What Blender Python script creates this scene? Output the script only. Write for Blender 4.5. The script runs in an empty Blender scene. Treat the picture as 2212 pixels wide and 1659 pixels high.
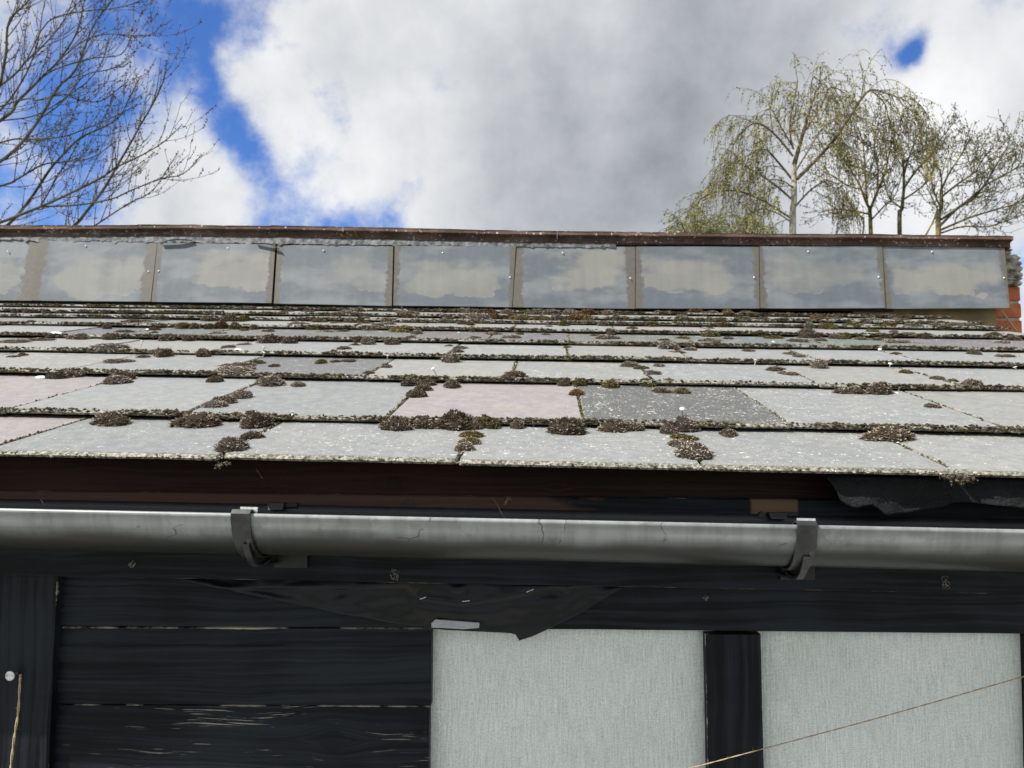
import bpy, math, random
from mathutils import Vector, Matrix, noise as mnoise
random.seed(7)
R = math.radians
SC = bpy.context.scene
COL = SC.collection

# ---------------------------------------------------------------- camera, sky, sun, exposure
HC = 1.90                                     # camera height above the ground (m)
CAM = Vector((0, 0, HC))
YAW, PITCH, FPX = R(2.5), R(4.3), 1660.0      # survey units: frame 2212 wide, focal 1660
FWD = Vector((-math.sin(YAW) * math.cos(PITCH), math.cos(YAW) * math.cos(PITCH), math.sin(PITCH)))
RGT = Vector((math.cos(YAW), math.sin(YAW), 0))
UPV = RGT.cross(FWD)
cd = bpy.data.cameras.new('camera')
cam = bpy.data.objects.new('camera', cd); COL.objects.link(cam); SC.camera = cam
M4 = Matrix((RGT, UPV, -FWD)).transposed().to_4x4(); M4.translation = CAM
cam.matrix_world = M4
cd.sensor_width = 34.6; cd.sensor_fit = 'HORIZONTAL'
cd.angle = 2 * math.atan(1106 / FPX)
cd.clip_start = 0.02; cd.clip_end = 3000
cd.dof.use_dof = True; cd.dof.focus_distance = 1.12; cd.dof.aperture_fstop = 14

SUN_EL, SUN_AZ = R(49), R(61)                 # azimuth: to the left of straight behind the camera
SUN = Vector((-math.sin(SUN_AZ) * math.cos(SUN_EL), -math.cos(SUN_AZ) * math.cos(SUN_EL), math.sin(SUN_EL)))
sl = bpy.data.lights.new('sun', 'SUN'); sl.energy = 4.8; sl.angle = R(0.53); sl.color = (1, 0.955, 0.89)
so = bpy.data.objects.new('sun', sl); COL.objects.link(so)
so.rotation_euler = SUN.to_track_quat('Z', 'Y').to_euler(); so.location = (-4, -4, 8)

vs = SC.view_settings
SC.display_settings.display_device = 'sRGB'
vs.view_transform = 'Standard'; vs.look = 'None'; vs.exposure = 0.43; vs.gamma = 1; vs.use_curve_mapping = False
SC.render.engine = 'CYCLES'
SC.cycles.use_denoising = True
SC.cycles.max_bounces = 6
SC.cycles.sample_clamp_indirect = 8

def ray(px, py):
    return (FWD + RGT * ((px - 1106) / FPX) + UPV * ((829.5 - py) / FPX))
def at_depth(px, py, d): return CAM + ray(px, py) * d
def at_plane(px, py, p0, n):
    r = ray(px, py); return CAM + r * ((p0 - CAM).dot(n) / r.dot(n))
def at_y(px, py, y):
    r = ray(px, py); return CAM + r * ((y - CAM.y) / r.y)

# ---------------------------------------------------------------- node helper
class NT:
    def __init__(s, tree): s.t = tree; s.t.nodes.clear()
    def n(s, typ, ins=None, **props):
        nd = s.t.nodes.new(typ)
        for k, v in props.items(): setattr(nd, k, v)
        for k, v in (ins or {}).items():
            sock = nd.inputs[k]
            if hasattr(v, 'is_output'): s.t.links.new(v, sock)
            else: sock.default_value = v
        return nd
    def math(s, op, a, b=0.0, c=0.0, clamp=False):
        return s.n('ShaderNodeMath', {0: a, 1: b, 2: c}, operation=op, use_clamp=clamp).outputs[0]
    def vmath(s, op, a, b=(0, 0, 0)):
        nd = s.n('ShaderNodeVectorMath', {0: a, 1: b}, operation=op)
        return nd.outputs[1] if op in ('DOT_PRODUCT', 'LENGTH') else nd.outputs[0]
    def mix(s, f, a, b, blend='MIX'):
        return s.n('ShaderNodeMix', {0: f, 6: a, 7: b}, data_type='RGBA', blend_type=blend).outputs[2]
    def noise(s, vec, scale, detail=4, rough=0.55, dist=0.0, col=False):
        nd = s.n('ShaderNodeTexNoise', {'Vector': vec, 'Scale': scale, 'Detail': detail, 'Roughness': rough, 'Distortion': dist})
        return nd.outputs['Color' if col else 'Fac']
    def vor(s, vec, scale, feature='F1'):
        return s.n('ShaderNodeTexVoronoi', {'Vector': vec, 'Scale': scale}, feature=feature)
    def ramp(s, f, stops, interp='LINEAR'):
        nd = s.n('ShaderNodeValToRGB', {0: f}); cr = nd.color_ramp; cr.interpolation = interp
        while len(cr.elements) < len(stops): cr.elements.new(0.5)
        for e, (p, c) in zip(cr.elements, stops):
            e.position = p; e.color = (c, c, c, 1) if isinstance(c, (int, float)) else (*c, 1)
        return nd.outputs[0]
    def step(s, f, lo, hi):
        return s.n('ShaderNodeMapRange', {0: f, 1: lo, 2: hi, 3: 0.0, 4: 1.0}, interpolation_type='SMOOTHSTEP').outputs[0]
    def mapping(s, vec, scale=(1, 1, 1), loc=(0, 0, 0), rot=(0, 0, 0)):
        return s.n('ShaderNodeMapping', {'Vector': vec, 'Location': loc, 'Rotation': rot, 'Scale': scale}).outputs[0]
    def sep(s, vec): return s.n('ShaderNodeSeparateXYZ', {0: vec}).outputs
    def comb(s, x, y, z): return s.n('ShaderNodeCombineXYZ', {0: x, 1: y, 2: z}).outputs[0]
    def attr(s, name): return s.n('ShaderNodeAttribute', attribute_name=name)
    def bump(s, h, strength=0.5, dist=0.002):
        return s.n('ShaderNodeBump', {'Strength': strength, 'Distance': dist, 'Height': h}).outputs[0]

def rgb(c): return (*c, 1.0)
def material(name):
    m = bpy.data.materials.new(name); m.use_nodes = True
    nt = NT(m.node_tree)
    out = nt.n('ShaderNodeOutputMaterial')
    def finish(color, rough=0.6, normal=None, spec=0.4, metal=0.0, **extra):
        ins = {'Base Color': color if hasattr(color, 'is_output') else rgb(color), 'Roughness': rough,
               'Metallic': metal, 'Specular IOR Level': spec}
        if normal is not None: ins['Normal'] = normal
        ins.update(extra)
        b = nt.n('ShaderNodeBsdfPrincipled', ins)
        nt.t.links.new(b.outputs[0], out.inputs[0]); return m
    return nt, finish, out

# ---------------------------------------------------------------- world: nishita sky with broken cloud
W = bpy.data.worlds.new('World'); SC.world = W; W.use_nodes = True
nt = NT(W.node_tree)
wo = nt.n('ShaderNodeOutputWorld')
sky = nt.n('ShaderNodeTexSky', sky_type='NISHITA', sun_disc=False, sun_elevation=SUN_EL)
sky.sun_rotation = math.atan2(SUN.x, SUN.y); sky.altitude = 50; sky.air_density = 1.0; sky.dust_density = 0.3; sky.ozone_density = 2.5
D0 = nt.n('ShaderNodeTexCoord').outputs['Generated']
wrp = nt.vmath('SUBTRACT', nt.noise(D0, 4.5, 3, 0.5, col=True), (0.5, 0.5, 0.5))
DW = nt.vmath('NORMALIZE', nt.vmath('ADD', D0, nt.vmath('MULTIPLY', wrp, (0.085, 0.085, 0.085))))
def blobs(lst, vec):
    acc = None
    for px, py, rad, w in lst:
        d = ray(px, py).normalized(); k = 1.2 / (rad / FPX) ** 2
        dt = nt.vmath('DOT_PRODUCT', vec, tuple(d))
        g = nt.math('EXPONENT', nt.math('MULTIPLY_ADD', dt, k, -k))
        acc = nt.math('MULTIPLY', g, w) if acc is None else nt.math('MULTIPLY_ADD', g, w, acc)
    return acc
holes = blobs([(310, -10, 90, .85), (450, -15, 105, .95), (590, -10, 66, .85), (380, 90, 46, .7), (425, 175, 34, .75), (495, 268, 42, .95), (535, 320, 38, .85),
               (600, 385, 36, .7), (640, 485, 52, .85), (560, 450, 36, .75), (730, 485, 46, .75), (820, 490, 50, .85), (715, 190, 40, .4),
               (40, 100, 90, .5), (120, 250, 80, .52), (50, 350, 80, .52), (190, 365, 60, .4), (60, 470, 50, .3),
               (1948, 138, 20, .75), (1966, 112, 20, .85), (1984, 78, 22, .6), (1900, 108, 46, .35), (2205, 560, 50, .5),
               (1250, 250, 300, -.38), (1400, 450, 260, -.30), (880, 180, 110, -.30), (-350, 200, 300, .7), (900, -600, 400, .6), (2800, -200, 300, .6)], DW)
fbm = nt.noise(D0, 7.5, 13, 0.62)
fbm2 = nt.noise(DW, 2.2, 5, 0.5)
cover = nt.math('ADD', nt.math('MULTIPLY_ADD', fbm, 4.4, -1.18), nt.math('MULTIPLY', nt.math('SUBTRACT', fbm2, 0.5), 0.7))
cover = nt.math('SUBTRACT', cover, nt.math('MULTIPLY', holes, 1.12))
cmask = nt.math('MAXIMUM', nt.step(cover, -0.45, 0.85), nt.math('MULTIPLY', nt.step(nt.noise(D0, 11, 10, 0.6), 0.46, 0.74), 0.6))
dark = blobs([(1180, 330, 200, .13), (1400, 420, 250, .12), (1720, 30, 260, .22), (1350, -80, 250, .10), (1560, 300, 220, .07), (1000, 420, 160, .05), (2150, 420, 200, .05)], DW)
lite = blobs([(840, 130, 220, .06), (760, 380, 140, .06), (2010, 230, 120, .24), (1880, 330, 120, .18), (430, 330, 120, .06), (1330, 100, 100, .08), (2150, 60, 140, .10)], DW)
cb = nt.math('MULTIPLY_ADD', nt.noise(D0, 5.5, 12, 0.58), 0.80, 0.385)
cb = nt.math('ADD', nt.math('SUBTRACT', cb, dark), lite)
cb = nt.math('MAXIMUM', cb, 0.3)
ccol = nt.mix(nt.step(cb, 0.35, 0.95), rgb((0.90, 0.955, 1.04)), rgb((0.985, 1.0, 1.015)))
ccol = nt.vmath('MULTIPLY', ccol, nt.comb(cb, cb, cb))
ccol = nt.vmath('MULTIPLY', ccol, (8.9, 8.9, 8.9))
skyc = nt.vmath('MULTIPLY', sky.outputs[0], (0.56, 0.86, 1.40))
wc = nt.mix(cmask, skyc, ccol)
bg = nt.n('ShaderNodeBackground', {'Color': wc, 'Strength': 0.085})
nt.t.links.new(bg.outputs[0], wo.inputs[0])

# ---------------------------------------------------------------- mesh helpers
class MB:
    def __init__(s): s.v = []; s.f = []; s.at = {}
    def quad_grid(s, rows):
        b = len(s.v); n = len(rows[0])
        for r in rows: s.v += [tuple(p) for p in r]
        for i in range(len(rows) - 1):
            for j in range(n - 1):
                s.f.append((b + i * n + j, b + i * n + j + 1, b + (i + 1) * n + j + 1, b + (i + 1) * n + j))
        return b
    def box(s, lo, hi):
        x0, y0, z0 = lo; x1, y1, z1 = hi; b = len(s.v)
        s.v += [(x0, y0, z0), (x1, y0, z0), (x1, y1, z0), (x0, y1, z0), (x0, y0, z1), (x1, y0, z1), (x1, y1, z1), (x0, y1, z1)]
        for q in ((0, 3, 2, 1), (4, 5, 6, 7), (0, 1, 5, 4), (1, 2, 6, 5), (2, 3, 7, 6), (3, 0, 4, 7)):
            s.f.append(tuple(b + i for i in q))
    def hexa(s, p):                                   # eight corners: bottom ring then top ring
        b = len(s.v); s.v += [tuple(q) for q in p]
        for q in ((0, 3, 2, 1), (4, 5, 6, 7), (0, 1, 5, 4), (1, 2, 6, 5), (2, 3, 7, 6), (3, 0, 4, 7)):
            s.f.append(tuple(b + i for i in q))
    def tube(s, pts, rad, sides=5, cap=True):
        pts = [Vector(p) for p in pts]; n = len(pts)
        if not hasattr(rad, '__len__'): rad = [rad] * n
        t0 = (pts[1] - pts[0]).normalized()
        a = t0.cross(Vector((0.3, 0.2, 0.93))); 
        if a.length < 1e-4: a = t0.cross(Vector((1, 0, 0)))
        a.normalize(); b0 = len(s.v)
        for i in range(n):
            t = (pts[min(i + 1, n - 1)] - pts[max(i - 1, 0)]).normalized()
            a = (a - t * a.dot(t)); a.normalize(); c = t.cross(a)
            for k in range(sides):
                w = 2 * math.pi * k / sides
                s.v.append(tuple(pts[i] + (a * math.cos(w) + c * math.sin(w)) * rad[i]))
        for i in range(n - 1):
            for k in range(sides):
                k2 = (k + 1) % sides
                s.f.append((b0 + i * sides + k, b0 + i * sides + k2, b0 + (i + 1) * sides + k2, b0 + (i + 1) * sides + k))
        if cap:
            s.f.append(tuple(b0 + k for k in reversed(range(sides))))
            s.f.append(tuple(b0 + (n - 1) * sides + k for k in range(sides)))
    def lump(s, c, r, jit=0.35):                      # rough little octahedron-based crumb
        c = Vector(c); b = len(s.v)
        for d in ((1, 0, 0), (-1, 0, 0), (0, 1, 0), (0, -1, 0), (0, 0, 1), (0, 0, -1)):
            k = 1 + random.uniform(-jit, jit)
            s.v.append((c.x + d[0] * r[0] * k, c.y + d[1] * r[1] * k, c.z + d[2] * r[2] * k))
        for q in ((0, 2, 4), (2, 1, 4), (1, 3, 4), (3, 0, 4), (2, 0, 5), (1, 2, 5), (3, 1, 5), (0, 3, 5)):
            s.f.append(tuple(b + i for i in q))
    def mesh(s, name, smooth=False):
        me = bpy.data.meshes.new(name); me.from_pydata(s.v, [], s.f)
        for k, vals in s.at.items():
            a = me.attributes.new(k, 'FLOAT', 'POINT'); a.data.foreach_set('value', vals)
        if smooth: me.polygons.foreach_set('use_smooth', [True] * len(me.polygons))
        me.update(); return me
    def build(s, name, mat, parent=None, smooth=False, **tags):
        o = bpy.data.objects.new(name, s.mesh(name, smooth)); COL.objects.link(o)
        if mat: o.data.materials.append(mat)
        if parent: o.parent = parent
        for k, v in tags.items(): o[k] = v
        return o
def empty(name, loc=(0, 0, 0), parent=None, **tags):
    o = bpy.data.objects.new(name, None); COL.objects.link(o); o.location = loc; o.empty_display_size = 0.05
    if parent: o.parent = parent
    for k, v in tags.items(): o[k] = v
    return o
def obj_from(name, me, parent=None, mat4=None, **tags):
    o = bpy.data.objects.new(name, me); COL.objects.link(o)
    if parent: o.parent = parent
    if mat4 is not None: o.matrix_local = mat4
    for k, v in tags.items(): o[k] = v
    return o
def grow_poly(pts2, z): return [(x, y, z) for x, y in pts2]
def smooth_path(pts, k=4):                            # Catmull-Rom
    P = [Vector(p) for p in pts]
    P = [P[0] * 2 - P[1]] + P + [P[-1] * 2 - P[-2]]; out = []
    for i in range(1, len(P) - 2):
        for j in range(k):
            t = j / k
            out.append(0.5 * ((2 * P[i]) + (P[i + 1] - P[i - 1]) * t + (2 * P[i - 1] - 5 * P[i] + 4 * P[i + 1] - P[i + 2]) * t * t
                              + (3 * P[i] - P[i - 1] - 3 * P[i + 1] + P[i + 2]) * t ** 3))
    out.append(P[-2]); return out

# ---------------------------------------------------------------- materials
def mat_slate():
    nt, fin, _ = material('slate')
    oi = nt.n('ShaderNodeObjectInfo'); tint, lich, rnd = oi.outputs['Color'], oi.outputs['Alpha'], oi.outputs['Random']
    co = nt.vmath('ADD', nt.n('ShaderNodeTexCoord').outputs['Object'], nt.comb(nt.math('MULTIPLY', rnd, 37), nt.math('MULTIPLY', rnd, 91), 0.0))
    big = nt.noise(co, 9, 5, 0.6); fine = nt.noise(co, 320, 4, 0.6); mid = nt.noise(co, 55, 5, 0.62)
    c = nt.mix(nt.step(big, 0.3, 0.75), tint, nt.vmath('MULTIPLY', tint, (1.09, 1.06, 0.99)))
    c = nt.vmath('MULTIPLY', c, nt.mix(fine, rgb((0.74,) * 3), rgb((1.26,) * 3)))
    c = nt.vmath('MULTIPLY', c, nt.mix(nt.step(mid, 0.35, 0.65), rgb((0.9,) * 3), rgb((1.1,) * 3)))
    # pale lichen specks, more of them where the object's alpha asks for it
    w = nt.noise(co, 26, 5, 0.7); sp = nt.noise(co, 150, 3, 0.55); sp2 = nt.noise(nt.mapping(co, (1, 1, 1), (5, 3, 1)), 330, 2, 0.5)
    th = nt.math('MULTIPLY_ADD', nt.math('SUBTRACT', w, 0.5), 0.30, nt.math('MULTIPLY', lich, 0.14))
    f1 = nt.step(nt.math('ADD', sp, th), 0.705, 0.76); f2 = nt.step(nt.math('ADD', sp2, th), 0.72, 0.77)
    f = nt.math('MAXIMUM', f1, nt.math('MULTIPLY', f2, 0.8))
    c = nt.mix(nt.math('MULTIPLY', f, 0.8), c, rgb((0.62, 0.63, 0.59)))
    # crusted dressed edges
    e = nt.attr('edge').outputs['Fac']
    en = nt.math('ADD', e, nt.math('MULTIPLY', nt.math('SUBTRACT', mid, 0.5), 1.1))
    ef = nt.step(en, 0.42, 0.78)
    k = nt.noise(co, 210, 3, 0.6)
    crust = nt.ramp(k, [(0.34, (0.045, 0.041, 0.032)), (0.48, (0.15, 0.143, 0.116)), (0.62, (0.33, 0.32, 0.275)), (0.78, (0.48, 0.455, 0.35))])
    c = nt.mix(ef, c, crust)
    h = nt.math('ADD', nt.math('MULTIPLY', fine, 0.25), nt.math('ADD', nt.math('MULTIPLY', mid, 0.6), nt.math('MULTIPLY', nt.math('MULTIPLY', k, ef), 2.0)))
    return fin(c, nt.mix(f, rgb((0.52,) * 3), rgb((0.9,) * 3)), nt.bump(h, 0.5, 0.0016), spec=0.35)

def mat_moss():
    nt, fin, _ = material('moss')
    oi = nt.n('ShaderNodeObjectInfo'); tint, grn, rnd = oi.outputs['Color'], oi.outputs['Alpha'], oi.outputs['Random']
    tip = nt.attr('tip').outputs['Fac']; r = nt.attr('rnd').outputs['Fac']
    co = nt.vmath('ADD', nt.n('ShaderNodeTexCoord').outputs['Object'], nt.comb(nt.math('MULTIPLY', rnd, 40), 0.0, nt.math('MULTIPLY', rnd, 70)))
    n = nt.noise(co, 1.5, 3)
    tone = nt.ramp(r, [(0.0, (0.20, 0.18, 0.16)), (0.45, (0.75, 0.72, 0.70)), (0.72, (1.55, 1.57, 1.60)), (1.0, (3.0, 3.2, 3.5))])
    base = nt.vmath('MULTIPLY', tint, tone)
    gcol = nt.ramp(r, [(0.0, (0.022, 0.020, 0.006)), (0.5, (0.09, 0.078, 0.018)), (1.0, (0.30, 0.26, 0.06))])
    base = nt.mix(nt.step(nt.math('ADD', n, nt.math('MULTIPLY_ADD', grn, 0.9, -0.75)), 0.42, 0.62), base, gcol)
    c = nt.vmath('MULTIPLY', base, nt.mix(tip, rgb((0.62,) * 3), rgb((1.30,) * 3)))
    return fin(c, 0.95, spec=0.1)

def mat_crust():
    nt, fin, _ = material('moss_crust')
    r = nt.attr('rnd').outputs['Fac']
    co = nt.n('ShaderNodeTexCoord').outputs['Object']
    k = nt.noise(co, 14, 4, 0.6)
    c1 = nt.ramp(r, [(0.0, (0.035, 0.028, 0.018)), (0.30, (0.060, 0.049, 0.033)), (0.55, (0.105, 0.092, 0.066)), (0.80, (0.19, 0.175, 0.135)), (1.0, (0.50, 0.48, 0.40))])
    c2 = nt.ramp(r, [(0.0, (0.03, 0.028, 0.012)), (0.6, (0.10, 0.085, 0.035)), (1.0, (0.24, 0.21, 0.13))])
    return fin(nt.mix(nt.step(k, 0.5, 0.62), c1, c2), 0.95, spec=0.1)

def mat_panel():
    nt, fin, _ = material('weathered_cement_panel')
    oi = nt.n('ShaderNodeObjectInfo'); rnd = oi.outputs['Random']; dirt = oi.outputs['Alpha']
    tc = nt.n('ShaderNodeTexCoord'); g = tc.outputs['Generated']
    gx, gy, gz = nt.sep(g)[:3]
    co = nt.vmath('ADD', tc.outputs['Object'], nt.comb(nt.math('MULTIPLY', rnd, 17), nt.math('MULTIPLY', rnd, 5), nt.math('MULTIPLY', rnd, 9)))
    cs = nt.mapping(co, (1, 1, 1.5))
    n2 = nt.noise(co, 16, 6, 0.62, 0.6); n3 = nt.noise(co, 60, 5, 0.6); n4 = nt.noise(nt.mapping(co, (1, 1, 2.4)), 4.5, 4, 0.55)
    c = nt.mix(n3, rgb((0.098, 0.116, 0.136)), rgb((0.136, 0.157, 0.182)))
    c = nt.mix(nt.step(n4, 0.42, 0.66), c, rgb((0.185, 0.203, 0.218)))
    # stain that dried in the middle of the panel, tide line below
    dx = nt.math('ABSOLUTE', nt.math('SUBTRACT', gx, nt.math('MULTIPLY_ADD', rnd, 0.42, 0.34)))
    dz = nt.math('ABSOLUTE', nt.math('SUBTRACT', gz, nt.math('MULTIPLY_ADD', nt.math('FRACT', nt.math('MULTIPLY', rnd, 7.3)), 0.22, 0.42)))
    dd = nt.math('ADD', nt.math('POWER', nt.math('MULTIPLY', dx, 1.7), 3.0), nt.math('POWER', nt.math('MULTIPLY', dz, 2.25), 3.0))
    wide = nt.noise(nt.mapping(co, (1, 1, 1.7), rot=(0, 0.12, 0)), 6.5, 3.5, 0.5)
    fld = nt.math('ADD', nt.math('SUBTRACT', 0.70, nt.math('MULTIPLY', dd, 1.5)), nt.math('MULTIPLY', nt.math('SUBTRACT', wide, 0.5), 2.6))
    fld = nt.math('ADD', fld, nt.math('MULTIPLY', nt.math('SUBTRACT', n2, 0.5), 0.4))
    st = nt.step(fld, 0.18, nt.n('ShaderNodeMapRange', {0: gz, 1: 0.2, 2: 0.75, 3: 0.34, 4: 0.85}).outputs[0])
    c = nt.mix(nt.math('MULTIPLY', st, nt.sep(oi.outputs['Color'])[0]), c, nt.mix(n2, rgb((0.235, 0.23, 0.205)), rgb((0.285, 0.277, 0.245))))
    tide = nt.math('MULTIPLY', nt.step(nt.math('ABSOLUTE', nt.math('SUBTRACT', fld, 0.24)), 0.08, 0.0), nt.step(gz, 0.42, 0.28))
    c = nt.mix(nt.math('MULTIPLY', tide, nt.math('MULTIPLY', nt.step(n2, 0.45, 0.6), 0.35)), c, rgb((0.38, 0.37, 0.33)))
    drip = nt.noise(nt.mapping(co, (26, 1, 2.2)), 1.0, 4, 0.6)
    c = nt.vmath('MULTIPLY', c, nt.mix(nt.step(drip, 0.35, 0.7), rgb((0.95,) * 3), rgb((1.04,) * 3)))
    # brown mortar smear along the upright joints
    ex = nt.math('MINIMUM', gx, nt.math('SUBTRACT', 1.0, gx))
    sm = nt.step(nt.math('ADD', ex, nt.math('MULTIPLY', nt.math('SUBTRACT', nt.noise(co, 42, 6, 0.7), 0.5), 0.13)), nt.math('MULTIPLY', dirt, 0.078), nt.math('MULTIPLY', dirt, 0.062))
    c = nt.mix(sm, c, nt.mix(n3, rgb((0.080, 0.075, 0.066)), rgb((0.150, 0.142, 0.126))))
    return fin(c, 0.55, nt.bump(n3, 0.25, 0.001), spec=0.35)

def mat_wood(name, paint, paint2, worn=(0.30, 0.25, 0.19), wear=0.0, rough=0.42, vertical=False, knots=(), extra=None, grain_bump=0.5):
    nt, fin, _ = material(name)
    tc = nt.n('ShaderNodeTexCoord'); co = tc.outputs['Object']
    x, y, z = nt.sep(co)[:3]
    if vertical: x, z = z, x
    warp = nt.math('MULTIPLY', nt.math('SUBTRACT', nt.noise(nt.comb(nt.math('MULTIPLY', x, 3.0), y, nt.math('MULTIPLY', z, 9.0)), 1.0, 3), 0.5), 0.035)
    zz = nt.math('ADD', z, warp)
    kn = None
    for (kx, kz, kr) in knots:                        # grain bends round each knot
        ux = nt.math('DIVIDE', nt.math('SUBTRACT', x, kx), kr * 2.6); uz = nt.math('SUBTRACT', z, kz)
        uzr = nt.math('DIVIDE', uz, kr)
        g = nt.math('EXPONENT', nt.math('MULTIPLY', nt.math('ADD', nt.math('MULTIPLY', ux, ux), nt.math('MULTIPLY', nt.math('MULTIPLY', uzr, uzr), 0.25)), -1.0))
        zz = nt.math('SUBTRACT', zz, nt.math('MULTIPLY', nt.math('MULTIPLY', g, nt.math('SIGN', uz)), kr * 0.9))
        ux2 = nt.math('DIVIDE', nt.math('SUBTRACT', x, kx), kr * 1.25)
        r2 = nt.math('ADD', nt.math('MULTIPLY', ux2, ux2), nt.math('MULTIPLY', uzr, uzr))
        kk = nt.step(r2, 1.1, 0.7); kn = kk if kn is None else nt.math('MAXIMUM', kn, kk)
    gv = nt.comb(nt.math('MULTIPLY', x, 2.2), nt.math('MULTIPLY', y, 30.0), nt.math('MULTIPLY', zz, 150.0))
    grain = nt.noise(gv, 1.0, 5, 0.62)
    gfine = nt.noise(nt.comb(nt.math('MULTIPLY', x, 9.0), nt.math('MULTIPLY', y, 60.0), nt.math('MULTIPLY', zz, 620.0)), 1.0, 3, 0.6)
    blot = nt.noise(nt.mapping(co, (5, 5, 9)), 1.0, 5, 0.6)
    c = nt.mix(nt.step(nt.math('ADD', grain, nt.math('MULTIPLY', nt.math('SUBTRACT', blot, 0.5), 0.7)), 0.35, 0.68), rgb(paint), rgb(paint2))
    c = nt.vmath('MULTIPLY', c, nt.mix(gfine, rgb((0.75,) * 3), rgb((1.25,) * 3)))
    if extra: c = extra(nt, co, c, grain)
    if wear > 0:
        ws = nt.noise(nt.comb(nt.math('MULTIPLY', x, 12.0), nt.math('MULTIPLY', y, 30.0), nt.math('MULTIPLY', zz, 850.0)), 1.0, 4, 0.6)
        pm = nt.noise(nt.comb(nt.math('MULTIPLY', x, 3.5), y, nt.math('MULTIPLY', zz, 26.0)), 1.0, 4, 0.6)
        wf = nt.step(nt.math('ADD', ws, nt.math('MULTIPLY', nt.math('SUBTRACT', pm, 0.5), 0.75)), 0.90 - wear * 0.17, 0.94 - wear * 0.17)
        c = nt.mix(wf, c, rgb(worn))
        e = nt.attr('edge').outputs['Fac']
        ew = nt.step(nt.math('ADD', nt.math('MULTIPLY', e, 0.55), nt.math('MULTIPLY', nt.noise(nt.mapping(co, (14, 3, 30)), 1.0, 5, 0.65), 0.75)), 0.93, 1.0)
        c = nt.mix(ew, c, nt.mix(blot, rgb(worn), rgb((0.62, 0.56, 0.47))))
    h = nt.math('ADD', grain, nt.math('MULTIPLY', gfine, 0.3))
    if kn is not None:
        h = nt.math('SUBTRACT', h, nt.math('MULTIPLY', kn, 0.25)); c = nt.mix(nt.math('MULTIPLY', kn, 0.5), c, rgb(paint))
    return fin(c, nt.mix(grain, rgb((rough - 0.08,) * 3), rgb((rough + 0.2,) * 3)), nt.bump(h, grain_bump, 0.0012), spec=0.15)

def mat_canvas():
    nt, fin, _ = material('white_canvas')
    co = nt.n('ShaderNodeTexCoord').outputs['Object']
    v = nt.noise(nt.mapping(co, (520, 40, 30)), 1.0, 3, 0.65); hz = nt.noise(nt.mapping(co, (60, 40, 700)), 1.0, 2, 0.6)
    d = nt.noise(nt.mapping(co, (420, 40, 420), rot=(0, 0.5, 0)), 1.0, 2, 0.6); b = nt.noise(co, 4, 4)
    f = nt.math('ADD', nt.math('MULTIPLY', v, 0.6), nt.math('ADD', nt.math('MULTIPLY', hz, 0.25), nt.math('MULTIPLY', d, 0.55)))
    c = nt.ramp(f, [(0.46, (0.42, 0.44, 0.425)), (0.68, (0.64, 0.66, 0.635)), (0.85, (0.80, 0.81, 0.79))])
    c = nt.vmath('MULTIPLY', nt.mix(nt.step(b, 0.35, 0.75), c, nt.vmath('MULTIPLY', c, (0.86, 0.89, 0.86))), (0.965, 1.0, 1.045))
    spot = nt.step(nt.noise(co, 95, 2, 0.4), 0.80, 0.815)
    c = nt.mix(nt.math('MULTIPLY', spot, 0.85), c, rgb((0.10, 0.095, 0.08)))
    return fin(c, 0.9, nt.bump(f, 0.6, 0.0008), spec=0.15)

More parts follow.
